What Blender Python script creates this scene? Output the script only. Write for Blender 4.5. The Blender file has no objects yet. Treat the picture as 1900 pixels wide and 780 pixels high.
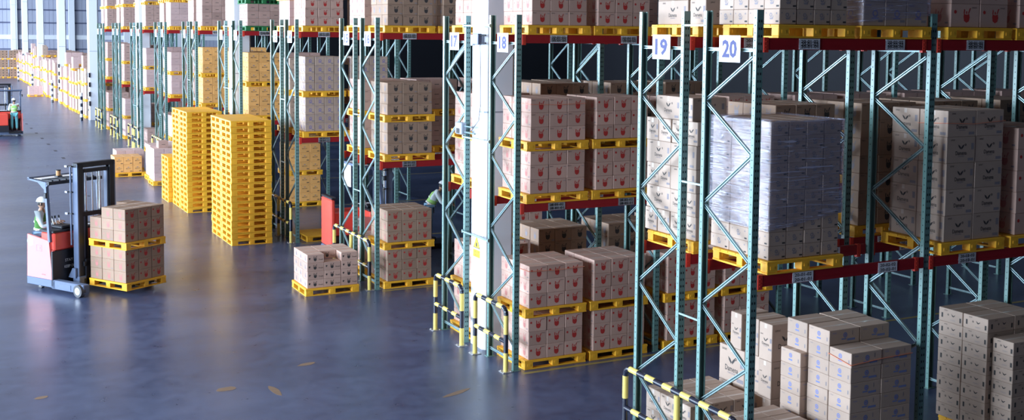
import bpy, bmesh, math, random
from mathutils import Vector, Matrix
random.seed(7)
C = bpy.context.scene.collection
PI = math.pi

# ------------------------------------------------------------------ materials
def nmat(name):
    m = bpy.data.materials.new(name); m.use_nodes = True
    nt = m.node_tree; b = nt.nodes['Principled BSDF']
    return m, nt, b

def mat(name, col, rough=0.6, metal=0.0, spec=0.4, var=0.0, scale=8.0, bump=0.0, objvar=0.0, emit=0.0):
    m, nt, b = nmat(name)
    N, Lk = nt.nodes, nt.links
    b.inputs['Roughness'].default_value = rough
    b.inputs['Metallic'].default_value = metal
    b.inputs['Specular IOR Level'].default_value = spec
    b.inputs['Base Color'].default_value = (*col, 1)
    if var or objvar:
        tc = N.new('ShaderNodeTexCoord')
        noi = N.new('ShaderNodeTexNoise'); noi.inputs['Scale'].default_value = scale
        noi.inputs['Detail'].default_value = 4
        Lk.new(tc.outputs['Object'], noi.inputs['Vector'])
        mr = N.new('ShaderNodeMapRange')
        mr.inputs['To Min'].default_value = 1 - var; mr.inputs['To Max'].default_value = 1 + var
        Lk.new(noi.outputs['Fac'], mr.inputs['Value'])
        fac = mr.outputs['Result']
        if objvar:
            oi = N.new('ShaderNodeObjectInfo')
            m2 = N.new('ShaderNodeMapRange')
            m2.inputs['To Min'].default_value = 1 - objvar; m2.inputs['To Max'].default_value = 1 + objvar
            Lk.new(oi.outputs['Random'], m2.inputs['Value'])
            mu = N.new('ShaderNodeMath'); mu.operation = 'MULTIPLY'
            Lk.new(fac, mu.inputs[0]); Lk.new(m2.outputs['Result'], mu.inputs[1]); fac = mu.outputs[0]
        vm = N.new('ShaderNodeVectorMath'); vm.operation = 'SCALE'
        vm.inputs[0].default_value = col
        Lk.new(fac, vm.inputs['Scale'])
        Lk.new(vm.outputs['Vector'], b.inputs['Base Color'])
        if bump:
            bp = N.new('ShaderNodeBump'); bp.inputs['Strength'].default_value = bump
            bp.inputs['Distance'].default_value = 0.01
            Lk.new(noi.outputs['Fac'], bp.inputs['Height']); Lk.new(bp.outputs['Normal'], b.inputs['Normal'])
    return m

M = {}
M['kraft'] = mat('kraft_board', (.56, .36, .29), .75, var=.08, scale=5, objvar=.12)
M['umber_kraft'] = mat('umber_board', (.36, .235, .165), .75, var=.08, scale=5, objvar=.1)
M['pale_kraft'] = mat('pale_board', (.47, .345, .275), .72, var=.07, scale=5, objvar=.09)
M['orange_kraft'] = mat('orange_board', (.78, .40, .13), .72, var=.08, scale=5, objvar=.08)
M['brown_kraft'] = mat('brown_board', (.42, .27, .23), .75, var=.10, scale=5, objvar=.15)
M['pink_kraft'] = mat('pinkish_board', (.58, .40, .38), .75, var=.06, scale=5, objvar=.08)
M['tape'] = mat('packing_tape', (.62, .52, .46), .3)
M['ink_red'] = mat('red_ink', (.46, .035, .03), .7)
M['ink_pink'] = mat('faded_red_ink', (.50, .19, .17), .7)
M['ink_black'] = mat('black_ink', (.05, .045, .045), .7)
M['ink_blue'] = mat('blue_ink', (.19, .23, .44), .7)
M['ink_violet'] = mat('violet_ink', (.20, .18, .42), .7)
M['ink_grey'] = mat('grey_ink', (.25, .22, .24), .7)
M['pallet'] = mat('yellow_pallet_plastic', (.93, .48, .035), .5, var=.10, scale=6, objvar=.08)
M['pallet_green'] = mat('green_pallet_paint', (.02, .16, .05), .6, var=.1)
M['post'] = mat('green_rack_paint', (.15, .275, .255), .3, var=.10, scale=3, spec=.6)
M['brace'] = mat('galvanised_green_brace', (.30, .42, .44), .32, .35, var=.08)
M['hole'] = mat('dark_punched_hole', (.008, .016, .018), .8)
M['beam'] = mat('red_beam_paint', (.34, .012, .018), .4, var=.08, spec=.5)
M['connector'] = mat('bright_red_connector', (.72, .05, .03), .4, spec=.5)
M['label_white'] = mat('white_label', (.80, .80, .85), .5)
M['sign_white'] = mat('white_sign_board', (.88, .88, .92), .5)
M['sign_digit'] = mat('slate_blue_digit', (.055, .06, .19), .6)
M['yellow'] = mat('yellow_guard_paint', (.80, .62, .16), .4, var=.08, spec=.5)
M['navy'] = mat('black_guard_paint', (.012, .014, .03), .25, spec=.7)
M['steel'] = mat('bare_steel', (.45, .44, .45), .4, .7)
M['white_paint'] = mat('white_column_paint', (.80, .82, .88), .5, var=.03, scale=.6)
M['grey_box'] = mat('grey_box_plastic', (.35, .38, .45), .5)
M['cable'] = mat('grey_cable', (.2, .2, .23), .5)
M['sign_yellow'] = mat('warning_yellow', (.85, .55, .03), .5)
M['truck_red'] = mat('truck_red_paint', (.78, .085, .06), .32, var=.03, spec=.5)
M['truck_red_glare'] = mat('glare_paled_truck_red', (.82, .24, .23), .3, spec=.5)  # truck red made paler: glare on the side panel put into the colour
M['truck_grey'] = mat('truck_blue_grey', (.115, .15, .24), .4, var=.08, spec=.5)
M['truck_black'] = mat('truck_black', (.012, .013, .02), .45, spec=.5)
M['rubber'] = mat('grey_rubber', (.10, .10, .11), .8)
M['rim'] = mat('pale_wheel_rim', (.42, .42, .45), .4, .3)
M['chrome'] = mat('hydraulic_steel', (.55, .58, .66), .25, .8)
M['beacon'] = mat('amber_beacon', (.55, .28, .12), .3)
M['paper'] = mat('white_paper', (.85, .85, .88), .7)
M['skin'] = mat('skin', (.42, .24, .16), .6)
M['hair'] = mat('black_hair', (.012, .010, .010), .6)
M['helmet'] = mat('white_helmet', (.82, .83, .86), .35)
M['shirt'] = mat('pale_shirt', (.62, .70, .72), .8, var=.08)
M['vest_green'] = mat('dark_green_vest', (.06, .19, .035), .8, var=.1)
M['vest_lime'] = mat('lime_vest', (.34, .62, .18), .8, var=.1)
M['silver'] = mat('reflective_strip', (.65, .68, .62), .4)
M['trousers'] = mat('teal_trousers', (.14, .42, .46), .8, var=.1)
M['jeans'] = mat('pale_blue_jeans', (.22, .36, .52), .8, var=.1)
M['shoe'] = mat('shoe_leather', (.05, .05, .06), .6)
M['unseen_ceiling'] = mat('dark_unseen_ceiling', (.07, .08, .11), .9)
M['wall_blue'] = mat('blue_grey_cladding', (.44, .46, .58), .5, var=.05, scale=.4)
M['wall_shade_dark'] = mat('shade_dark_cladding', (.012, .013, .02), .7)  # near-black, deep rack shade put into the wall colour
M['girt'] = mat('dark_girt', (.10, .11, .19), .6)
M['line_yellow'] = mat('worn_yellow_line', (.33, .25, .09), .5, var=.25, scale=3)
M['mark_tan'] = mat('worn_tan_tape', (.22, .14, .09), .6, var=.3, scale=12)
M['mark_dark'] = mat('dark_floor_dash', (.03, .03, .045), .5)
M['strap'] = mat('orange_strapping', (.80, .25, .14), .35)
M['board'] = mat('wood_pallet', (.45, .33, .2), .8, var=.15)

# floor: sealed concrete
m, nt, b = nmat('sealed_concrete'); M['floor'] = m
N, Lk = nt.nodes, nt.links
tc = N.new('ShaderNodeTexCoord')
n1 = N.new('ShaderNodeTexNoise'); n1.inputs['Scale'].default_value = .45; n1.inputs['Detail'].default_value = 7
n2 = N.new('ShaderNodeTexNoise'); n2.inputs['Scale'].default_value = 3.2; n2.inputs['Detail'].default_value = 8
n2.inputs['Roughness'].default_value = .65
mpf = N.new('ShaderNodeMapping'); mpf.inputs['Scale'].default_value = (.45, 1.3, 1); mpf.inputs['Rotation'].default_value = (0, 0, .15)
Lk.new(tc.outputs['Object'], mpf.inputs['Vector']); Lk.new(mpf.outputs['Vector'], n1.inputs['Vector']); Lk.new(tc.outputs['Object'], n2.inputs['Vector'])
mx = N.new('ShaderNodeMix'); mx.data_type = 'FLOAT'; mx.inputs[0].default_value = .45
Lk.new(n1.outputs['Fac'], mx.inputs[2]); Lk.new(n2.outputs['Fac'], mx.inputs[3])
cr = N.new('ShaderNodeValToRGB')
cr.color_ramp.elements[0].position = .40; cr.color_ramp.elements[0].color = (.040, .055, .115, 1)
cr.color_ramp.elements[1].position = .60; cr.color_ramp.elements[1].color = (.078, .102, .190, 1)
Lk.new(mx.outputs[0], cr.inputs['Fac']); Lk.new(cr.outputs['Color'], b.inputs['Base Color'])
rr = N.new('ShaderNodeMapRange'); rr.inputs['To Min'].default_value = .20; rr.inputs['To Max'].default_value = .42
Lk.new(n2.outputs['Fac'], rr.inputs['Value']); Lk.new(rr.outputs['Result'], b.inputs['Roughness'])
b.inputs['Specular IOR Level'].default_value = .55
bp = N.new('ShaderNodeBump'); bp.inputs['Strength'].default_value = .05; bp.inputs['Distance'].default_value = .02
Lk.new(n2.outputs['Fac'], bp.inputs['Height']); Lk.new(bp.outputs['Normal'], b.inputs['Normal'])

# stretch film
m, nt, b = nmat('stretch_film'); M['film'] = m
N, Lk = nt.nodes, nt.links; N.remove(b)
tc = N.new('ShaderNodeTexCoord'); mp = N.new('ShaderNodeMapping')
mp.inputs['Rotation'].default_value = (0, .22, 0); mp.inputs['Scale'].default_value = (1.0, 1.0, 20)
Lk.new(tc.outputs['Object'], mp.inputs['Vector'])
ns = N.new('ShaderNodeTexNoise'); ns.inputs['Scale'].default_value = 2.4; ns.inputs['Detail'].default_value = 7; ns.inputs['Distortion'].default_value = .8
Lk.new(mp.outputs['Vector'], ns.inputs['Vector'])
bp = N.new('ShaderNodeBump'); bp.inputs['Strength'].default_value = 1.0; bp.inputs['Distance'].default_value = .03
Lk.new(ns.outputs['Fac'], bp.inputs['Height'])
gl = N.new('ShaderNodeBsdfAnisotropic') if False else N.new('ShaderNodeBsdfGlossy'); gl.inputs['Roughness'].default_value = .20; gl.inputs['Color'].default_value = (.85, .86, .95, 1)
df = N.new('ShaderNodeBsdfDiffuse'); df.inputs['Color'].default_value = (.70, .68, .86, 1)
tr = N.new('ShaderNodeBsdfTransparent'); tr.inputs['Color'].default_value = (.93, .93, .97, 1)
Lk.new(bp.outputs['Normal'], gl.inputs['Normal']); Lk.new(bp.outputs['Normal'], df.inputs['Normal'])
a1 = N.new('ShaderNodeMapRange'); a1.inputs['From Min'].default_value = .56; a1.inputs['From Max'].default_value = .66
a1.inputs['To Min'].default_value = .13; a1.inputs['To Max'].default_value = .80
Lk.new(ns.outputs['Fac'], a1.inputs['Value'])
m1 = N.new('ShaderNodeMixShader'); Lk.new(a1.outputs['Result'], m1.inputs[0]); Lk.new(tr.outputs[0], m1.inputs[1]); Lk.new(df.outputs[0], m1.inputs[2])
m2 = N.new('ShaderNodeMixShader'); m2.inputs[0].default_value = .20; Lk.new(m1.outputs[0], m2.inputs[1]); Lk.new(gl.outputs[0], m2.inputs[2])
Lk.new(m2.outputs[0], N['Material Output'].inputs['Surface'])

# ------------------------------------------------------------------ mesh builder
class MB:
    def __init__(s): s.v = []; s.f = []; s.mi = []; s.mats = []
    def m(s, name):
        if name not in s.mats: s.mats.append(name)
        return s.mats.index(name)
    def add(s, vs, fs, mn, T=None):
        o = len(s.v); k = s.m(mn)
        s.v += [tuple(T @ Vector(v)) if T else tuple(v) for v in vs]
        for f in fs: s.f.append([i + o for i in f]); s.mi.append(k)
    def box(s, x0, x1, y0, y1, z0, z1, mn, T=None, c=0.0):
        if c <= 0:
            vs = [(x, y, z) for z in (z0, z1) for y in (y0, y1) for x in (x0, x1)]
            fs = [(0, 2, 3, 1), (4, 5, 7, 6), (0, 1, 5, 4), (2, 6, 7, 3), (0, 4, 6, 2), (1, 3, 7, 5)]
            s.add(vs, fs, mn, T); return
        # chamfered box
        vs = []
        def corner(sx, sy, sz):
            x = x1 if sx else x0; y = y1 if sy else y0; z = z1 if sz else z0
            dx = -c if sx else c; dy = -c if sy else c; dz = -c if sz else c
            i = len(vs); vs.extend([(x, y + dy, z + dz), (x + dx, y, z + dz), (x + dx, y + dy, z)]); return i
        I = {}
        for sx in (0, 1):
            for sy in (0, 1):
                for sz in (0, 1): I[sx, sy, sz] = corner(sx, sy, sz)
        fs = []
        for a in (0, 1):
            r = [(0, 0), (0, 1), (1, 1), (1, 0)] if a else [(0, 0), (1, 0), (1, 1), (0, 1)]
            fs.append([I[a, p, q] for p, q in ([(0, 0), (1, 0), (1, 1), (0, 1)] if a else [(0, 0), (0, 1), (1, 1), (1, 0)])])
            fs.append([I[p, a, q] + 1 for p, q in ([(0, 0), (0, 1), (1, 1), (1, 0)] if a else [(0, 0), (1, 0), (1, 1), (0, 1)])])
            fs.append([I[p, q, a] + 2 for p, q in ([(0, 0), (1, 0), (1, 1), (0, 1)] if a else [(0, 0), (0, 1), (1, 1), (1, 0)])])
        for p in (0, 1):
            for q in (0, 1):
                e = [[I[p, q, 0], I[p, q, 1], I[p, q, 1] + 1, I[p, q, 0] + 1],
                     [I[p, 0, q], I[p, 1, q], I[p, 1, q] + 2, I[p, 0, q] + 2],
                     [I[0, p, q] + 1, I[1, p, q] + 1, I[1, p, q] + 2, I[0, p, q] + 2]]
                fs += e
        for k, i in I.items(): fs.append([i, i + 1, i + 2])
        s.add(vs, fs, mn, T)
    def prism(s, pts, h, mn, T):           # polygon in local xy, extruded along z by h
        n = len(pts)
        vs = [(x, y, 0) for x, y in pts] + [(x, y, h) for x, y in pts]
        fs = [list(range(n))[::-1], list(range(n, 2 * n))] + [[i, (i + 1) % n, n + (i + 1) % n, n + i] for i in range(n)]
        s.add(vs, fs, mn, T)
    def tube(s, a, b, r, mn, n=12, r2=None, cap=True):
        a = Vector(a); b = Vector(b); d = b - a; L = d.length
        if L < 1e-6: return
        q = d.to_track_quat('Z', 'Y').to_matrix().to_4x4(); T = Matrix.Translation(a) @ q
        r2 = r if r2 is None else r2
        vs = [(r * math.cos(2 * PI * i / n), r * math.sin(2 * PI * i / n), 0) for i in range(n)] + \
             [(r2 * math.cos(2 * PI * i / n), r2 * math.sin(2 * PI * i / n), L) for i in range(n)]
        fs = [[i, (i + 1) % n, n + (i + 1) % n, n + i] for i in range(n)]
        if cap: fs += [list(range(n))[::-1], list(range(n, 2 * n))]
        s.add(vs, fs, mn, T)
    def path(s, pts, r, mn, n=8):
        for a, b in zip(pts, pts[1:]): s.tube(a, b, r, mn, n)
    def bar(s, a, b, w, h, mn):            # rectangular bar from a to b
        a = Vector(a); b = Vector(b); d = b - a; L = d.length
        T = Matrix.Translation(a) @ d.to_track_quat('Z', 'Y').to_matrix().to_4x4()
        s.box(-w / 2, w / 2, -h / 2, h / 2, 0, L, mn, T)
    def mesh(s, name, smooth=False):
        me = bpy.data.meshes.new(name); me.from_pydata(s.v, [], s.f)
        for k in s.mats: me.materials.append(M[k])
        me.polygons.foreach_set('material_index', s.mi)
        bm = bmesh.new(); bm.from_mesh(me); 
        bmesh.ops.recalc_face_normals(bm, faces=[f for f in bm.faces if f.material_index >= 0 and not s.flat(f)])
        bm.to_mesh(me); bm.free()
        if smooth:
            me.polygons.foreach_set('use_smooth', [True] * len(me.polygons))
        me.update(); return me
    def flat(s, f): return len(f.edges) > 0 and all(len(e.link_faces) == 1 for e in f.edges)
    def build(s, name, parent=None, smooth=False, loc=(0, 0, 0)):
        o = bpy.data.objects.new(name, s.mesh(name, smooth)); C.objects.link(o)
        o.parent = parent; o.location = loc; return o

_ON = 'zero one two three four five six seven eight nine ten eleven twelve thirteen fourteen fifteen sixteen seventeen eighteen nineteen twenty'.split()
_OR = 'zeroth first second third fourth fifth sixth seventh eighth ninth tenth eleventh twelfth thirteenth fourteenth fifteenth sixteenth seventeenth eighteenth nineteenth twentieth'.split()
_TENS = {2: 'twenty', 3: 'thirty', 4: 'forty', 5: 'fifty'}
import re
def nword(n): return _ON[n] if n <= 20 else _TENS[n // 10] + ('-' + _ON[n % 10] if n % 10 else '')
def oword(n): return _OR[n] if n <= 20 else (_TENS[n // 10] + '-' + _OR[n % 10] if n % 10 else {30: 'thirtieth', 40: 'fortieth', 50: 'fiftieth'}[n])
def tag(o, label, cat, group=None, kind=None):
    if label: o['label'] = re.sub(r'\b\d+\b', lambda q: nword(int(q.group())), label)
    if cat: o['category'] = cat
    if group: o['group'] = group
    if kind: o['kind'] = kind
    return o
def struct(o): o['kind'] = 'structure'; return o
def empty(name, loc=(0, 0, 0), rz=0.0):
    o = bpy.data.objects.new(name, None); C.objects.link(o); o.location = loc; o.rotation_euler = (0, 0, rz)
    o.empty_display_size = .2; return o
def kids(o): return [c for c in CH.get(o.name, [])]
CH = {}
def reg(parent, child): CH.setdefault(parent.name, []).append(child); return child
def part(name, me, parent, loc=(0, 0, 0)):
    o = bpy.data.objects.new(name, me); C.objects.link(o); o.parent = parent; o.location = loc
    return reg(parent, o)
def dup(o, loc=None, rz=None, parent=None):
    c = o.copy(); C.objects.link(c)
    if parent is not None: c.parent = parent
    for k in ('label', 'group'):
        if parent is None and k in c: del c[k]
    if loc is not None: c.location = loc
    if rz is not None: c.rotation_euler = (0, 0, rz)
    for ch in kids(o): reg(c, dup(ch, parent=c))
    return c

# ------------------------------------------------------------------ text
_T = {}
def text2d(s, bold=0.0):
    if (s, bold) in _T: return _T[s, bold]
    cu = bpy.data.curves.new('t', 'FONT'); cu.body = s; cu.size = 1; cu.resolution_u = 2; cu.offset = bold
    cu.align_x = 'CENTER'; cu.align_y = 'CENTER'
    o = bpy.data.objects.new('t', cu); C.objects.link(o)
    me = bpy.data.meshes.new_from_object(o)
    vs = [(v.co.x, v.co.y) for v in me.vertices]; fs = [list(p.vertices) for p in me.polygons]
    bpy.data.objects.remove(o); bpy.data.curves.remove(cu); bpy.data.meshes.remove(me)
    xs = [v[0] for v in vs]; ys = [v[1] for v in vs]
    cx, cy = (min(xs) + max(xs)) / 2, (min(ys) + max(ys)) / 2; w, h = max(xs) - min(xs), max(ys) - min(ys)
    vs = [((x - cx) / w, (y - cy) / h) for x, y in vs]      # unit box -.5..0.5
    _T[s, bold] = (vs, fs); return _T[s, bold]
def text(mb, s, w, h, mn, T, bold=0.0):
    vs, fs = text2d(s, bold)
    mb.add([(x * w, y * h, 0) for x, y in vs], fs, mn, T)

def circ(cx, cy, r, n=12, ry=None, a0=0):
    ry = ry or r
    return [(cx + r * math.cos(a0 + 2 * PI * i / n), cy + ry * math.sin(a0 + 2 * PI * i / n)) for i in range(n)]
def rect(x0, x1, y0, y1): return [(x0, y0), (x1, y0), (x1, y1), (x0, y1)]

# ------------------------------------------------------------------ carton designs. face coords: x -.5..0.5 (width), y -.5..0.5 (height), scaled
def D(mb, shapes, w, h, T):
    """shapes drawn with unit = face height except x offset which is fraction of the width"""
    for sh in shapes:
        if sh[0] == 'p':
            _, xo, pts, mn = sh
            vs = [(xo * w + x * h, y * h, 0) for x, y in pts]
            mb.add(vs, [list(range(len(vs)))], mn, T)
        elif sh[0] == 'r':                   # ring
            _, xo, cy, r, r2, mn = sh
            a = circ(0, cy, r, 14); b_ = circ(0, cy, r2, 14)
            vs = [(xo * w + x * h, y * h, 0) for x, y in a + b_]
            mb.add(vs, [[i, (i + 1) % 14, 14 + (i + 1) % 14, 14 + i] for i in range(14)], mn, T)
        else:
            _, xo, y, s, tw, th, mn = sh
            text(mb, s, tw * h, th * h, mn, T @ Matrix.Translation((xo * w, y * h, 0)), .01)

def bull(c, xo=.06, k=1.22):
    return [(q[0], q[1], [(x * k, y * k + .01) for x, y in q[2]], q[3]) for q in _bull(c, xo)]
def _bull(c, xo=.06):
    return [('p', xo, [(-.15, -.05), (-.12, -.20), (0, -.27), (.12, -.22), (.17, -.08), (.14, .06), (.05, .03), (-.06, .03), (-.13, .07)], c),
            ('p', xo, [(-.15, .07), (-.10, .05), (-.08, .20), (-.13, .24)], c),
            ('p', xo, [(.07, .06), (.13, .08), (.22, .28), (.15, .25)], c),
            ('p', xo, [(-.03, .06), (.04, .06), (.03, .16), (-.02, .15)], c)]
DES = {
 'red':   ('kraft', [('t', -.36, .38, 'SNACK', .30, .07, 'ink_black')] + bull('ink_red') + [('p', .40, rect(-.10, .10, .33, .37), 'ink_grey')],
           [('p', -.33, circ(0, .12, .06, 8), 'ink_pink')] + bull('ink_pink') + [('p', .36, rect(-.09, .09, -.36, -.29), 'ink_grey')]),
 'rust': ('umber_kraft', [('p', -.36, circ(0, .16, .085, 10), 'ink_red')] + bull('ink_red', .04) + [('t', .32, .36, 'SNACK', .30, .06, 'ink_black')],
           [('p', -.33, circ(0, .12, .06, 8), 'ink_pink')] + bull('ink_pink') + [('p', .36, rect(-.09, .09, -.36, -.29), 'ink_grey')]),
 'reddot': ('kraft', [('p', -.36, circ(0, .16, .085, 10), 'ink_red')] + bull('ink_red', .04) + [('t', .32, .36, 'SNACK', .30, .06, 'ink_black')],
           [('p', -.33, circ(0, .12, .06, 8), 'ink_pink')] + bull('ink_pink') + [('p', .36, rect(-.09, .09, -.36, -.29), 'ink_grey')]),
 'black': ('umber_kraft', [('t', -.34, .38, 'FRESH', .28, .06, 'ink_black')] + bull('ink_black') + [('p', .40, rect(-.12, .12, -.42, -.33), 'ink_grey')],
           bull('ink_grey') + [('p', -.30, rect(-.10, .10, .32, .36), 'ink_grey')]),
 'splat': ('kraft', [('p', -.38, [(-.10, .05), (-.02, .16), (.10, .10), (.18, .12), (.08, -.02), (.02, -.14), (-.06, -.04)], 'ink_black')] + bull('ink_black', -.04) +
           [('t', .32, -.12, 'Fresh', .55, .17, 'ink_black')], bull('ink_grey') + [('p', .33, rect(-.1, .1, -.2, -.12), 'ink_grey')]),
 'blue':  ('pale_kraft', [('t', -.34, .30, 'FOODS', .34, .09, 'ink_blue'), ('r', .02, .10, .19, .10, 'ink_blue'), ('p', .02, circ(0, .10, .07, 8), 'ink_violet'),
           ('p', .20, rect(-.30, .42, -.32, -.17), 'ink_blue'), ('p', .05, rect(-.42, .02, -.22, -.12), 'ink_blue'), ('p', .28, rect(-.06, .0, .05, .35), 'ink_grey')],
           [('r', .0, .12, .17, .09, 'ink_blue'), ('p', .0, circ(0, .12, .06, 8), 'ink_violet'), ('p', .0, rect(-.20, .20, -.26, -.14), 'ink_blue'), ('t', -.34, .34, 'FOODS', .26, .07, 'ink_grey'),
            ('p', .40, rect(-.05, .05, -.25, .02), 'ink_grey')]),
 'wing':  ('pale_kraft', [('p', .0, [(-.17, .22), (-.13, .12), (-.03, .02), (.0, .08), (-.07, .17)], 'ink_black'),
           ('p', .0, [(.17, .22), (.13, .12), (.03, .02), (.0, .08), (.07, .17)], 'ink_black'), ('r', .16, .20, .045, .022, 'ink_black'),
           ('t', .0, -.12, 'Damena', .60, .16, 'ink_black'), ('t', .0, -.25, 'CRACKERS', .36, .05, 'ink_grey'),
           ('p', .41, rect(-.07, .07, .0, .26), 'ink_grey'), ('p', .35, rect(-.15, .15, -.44, -.33), 'ink_grey'), ('t', -.30, .40, 'EXPORT', .22, .06, 'ink_black')],
           None),
 'bird':  ('pale_kraft', [('t', -.20, .36, 'EXPORT', .30, .08, 'ink_black'), ('p', -.36, rect(-.08, .08, -.22, .14), 'ink_black'),
           ('p', .12, [(-.22, .20), (-.10, .0), (.02, -.02), (.20, .14), (.08, .12), (.0, .06), (-.10, .12)], 'ink_black'),
           ('r', -.10, .08, .07, .03, 'ink_black'), ('p', .42, rect(-.08, .08, -.32, .02), 'ink_black'), ('t', .1, -.28, 'CRISPY', .50, .08, 'ink_grey')], None),
 'speck': ('pale_kraft', [('r', -.05, .12, .15, .07, 'ink_grey'), ('p', -.02, [(-.2, -.08), (.1, -.05), (.24, .10), (.16, -.18), (-.1, -.2)], 'ink_grey'),
           ('p', .36, rect(-.14, .14, -.38, -.26), 'ink_black'), ('p', -.36, circ(0, .25, .05, 7), 'ink_grey'), ('p', .32, circ(0, .22, .07, 7), 'ink_grey')], None),
 'violet': ('pale_kraft', [('r', .05, .02, .17, .10, 'ink_violet'), ('p', .05, rect(-.2, .2, -.22, -.16), 'ink_violet'), ('p', .30, rect(-.12, .16, -.36, -.25), 'ink_grey'),
           ('t', -.28, .38, 'FOODS', .34, .07, 'ink_violet')], None),
 'orange': ('orange_kraft', [('t', .0, -.02, 'BISCUIT', .60, .12, 'ink_black'), ('p', .0, circ(0, .16, .12, 9, .05), 'ink_grey'), ('p', .30, rect(-.14, .14, -.40, -.32), 'ink_black'),
           ('p', -.35, circ(0, .36, .03, 6), 'ink_black'), ('p', .35, circ(0, .36, .03, 6), 'ink_black')], None),
 'brown': ('brown_kraft', [('p', .0, rect(-.25, .25, -.04, .02), 'ink_black'), ('p', .34, rect(-.12, .12, -.40, -.34), 'ink_grey')], None),
 'pink':  ('pink_kraft', [('p', .1, rect(-.18, .18, -.03, .01), 'ink_grey')], None),
}
NAMES = {'red': ('red_print_carton', 'red-printed brown'), 'reddot': ('red_dot_carton', 'red-dotted brown'), 'rust': ('red_dot_carton', 'red-dotted umber'), 'black': ('black_print_carton', 'black-printed brown'),
         'splat': ('bold_print_carton', 'boldly black-printed'), 'blue': ('blue_print_carton', 'blue-printed cream'), 'wing': ('winged_print_carton', 'wing-printed pale'),
         'bird': ('bird_print_carton', 'bird-printed pale'), 'speck': ('speckled_print_carton', 'speckle-printed pale'), 'violet': ('violet_print_carton', 'violet-printed grey'),
         'orange': ('orange_carton', 'orange kraft'), 'brown': ('brown_carton', 'plain brown'), 'pink': ('pinkish_carton', 'plain pinkish')}
_CM = {}
def carton_mesh(des, w, d, h):
    k = (des, round(w, 3), round(d, 3), round(h, 3))
    if k in _CM: return _CM[k]
    base, fr, sd = DES[des]; sd = sd or fr
    mb = MB(); g = .004
    mb.box(-w / 2 + g, w / 2 - g, -d / 2 + g, d / 2 - g, .0005, h - .001, base, c=.006)
    e = .0012
    # tape on top (along x) and running a little down both ends
    mb.add([(-w / 2 + .008, -.024, h - .001 + .0004), (w / 2 - .008, -.024, h - .0006), (w / 2 - .008, .024, h - .0006), (-w / 2 + .008, .024, h - .0006)], [(0, 1, 2, 3)], 'tape')
    # faces: front -Y, back +Y, left -X, right +X
    Rx = Matrix.Rotation(PI / 2, 4, 'X')
    for ang, ww, dd, sh in ((0, w, d, fr), (PI, w, d, fr), (-PI / 2, d, w, sd), (PI / 2, d, w, sd)):
        T = Matrix.Rotation(ang, 4, 'Z') @ Matrix.Translation((0, -dd / 2 + g - e, h / 2)) @ Rx
        hh = min(h, ww * .9)
        D(mb, sh, ww * .96, hh * .96, T)
        if ang in (-PI / 2, PI / 2) and base == 'pale_kraft' and des == 'wing':
            mb.add([(-.024, h / 2 - .07, -.0004), (.024, h / 2 - .07, -.0004), (.024, h / 2 - .008, -.0004), (-.024, h / 2 - .008, -.0004)], [(0, 1, 2, 3)], 'tape', T)
    me = mb.mesh(NAMES[des][0]); _CM[k] = me; return me

# ------------------------------------------------------------------ pallets
PX, PY, PH = 1.22, 1.10, .166
def pallet_mesh(px, py, mn, name):
    mb = MB(); t = .022; hh = PH - .004
    for i in range(7):                                # top deck boards
        w = (py - .04) / 7
        mb.box(0, px, i * w + .006 * i, i * w + .006 * i + w - .002, hh - t, hh, mn, c=.003)
    mb.box(.0, px, .0, .02, hh - .04, hh - t, mn); mb.box(.0, px, py - .02, py, hh - .04, hh - t, mn)
    mb.box(.0, .02, .02, py - .02, hh - .04, hh - t, mn); mb.box(px - .02, px, .02, py - .02, hh - .04, hh - t, mn)
    for bx, bw in ((0, .17), (px / 2 - .07, .14), (px - .17, .17)):
        for by, bd in ((0, .14), (py / 2 - .06, .12), (py - .14, .14)):
            mb.box(bx + .003, bx + bw - .003, by + .003, by + bd - .003, t, hh - t, mn, c=.006)
            mb.box(bx + bw * .3, bx + bw * .7, by - .001, by + .003, .06, .10, 'hole' if False else mn)
    for by in (0, py / 2 - .05, py - .1): mb.box(0, px, by, by + .1, 0, t, mn, c=.003)
    for bx in (0, px - .1): mb.box(bx, bx + .1, .1, py - .1, 0, t, mn)
    return mb.mesh(name)
PAL = {('y', 0): pallet_mesh(PX, PY, 'pallet', 'pallet'), ('g', 0): pallet_mesh(PX, PY, 'pallet_green', 'pallet'),
       ('y', 1): pallet_mesh(PY, PX, 'pallet', 'pallet'), ('w', 0): pallet_mesh(PX, PY, 'board', 'pallet')}

CART = []      # (des, w, d, h, world matrix, label, group, dist)
PALS = []      # (key, matrix, label, group, dist)
CAM = Vector((-8.71608, -10.90294, 5.79468))
def T0(x, y, z, rz=0.0): return Matrix.Translation((x, y, z)) @ Matrix.Rotation(rz, 4, 'Z')
COLW = {1: [''], 2: ['left', 'right'], 3: ['left', 'middle', 'right'], 4: ['leftmost', 'second', 'third', 'rightmost'], 5: ['leftmost', 'second', 'centre', 'fourth', 'rightmost']}
ROWW = {1: [''], 2: ['front', 'rear'], 3: ['front', 'mid-depth', 'rear'], 4: ['front', 'second-deep', 'third-deep', 'rear'], 5: ['front', 'second-deep', 'third-deep', 'fourth-deep', 'rear']}
LAYW = ['bottom', 'second', 'third', 'fourth', 'fifth', 'sixth', 'seventh', 'eighth', 'ninth', 'tenth', 'eleventh']

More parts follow.
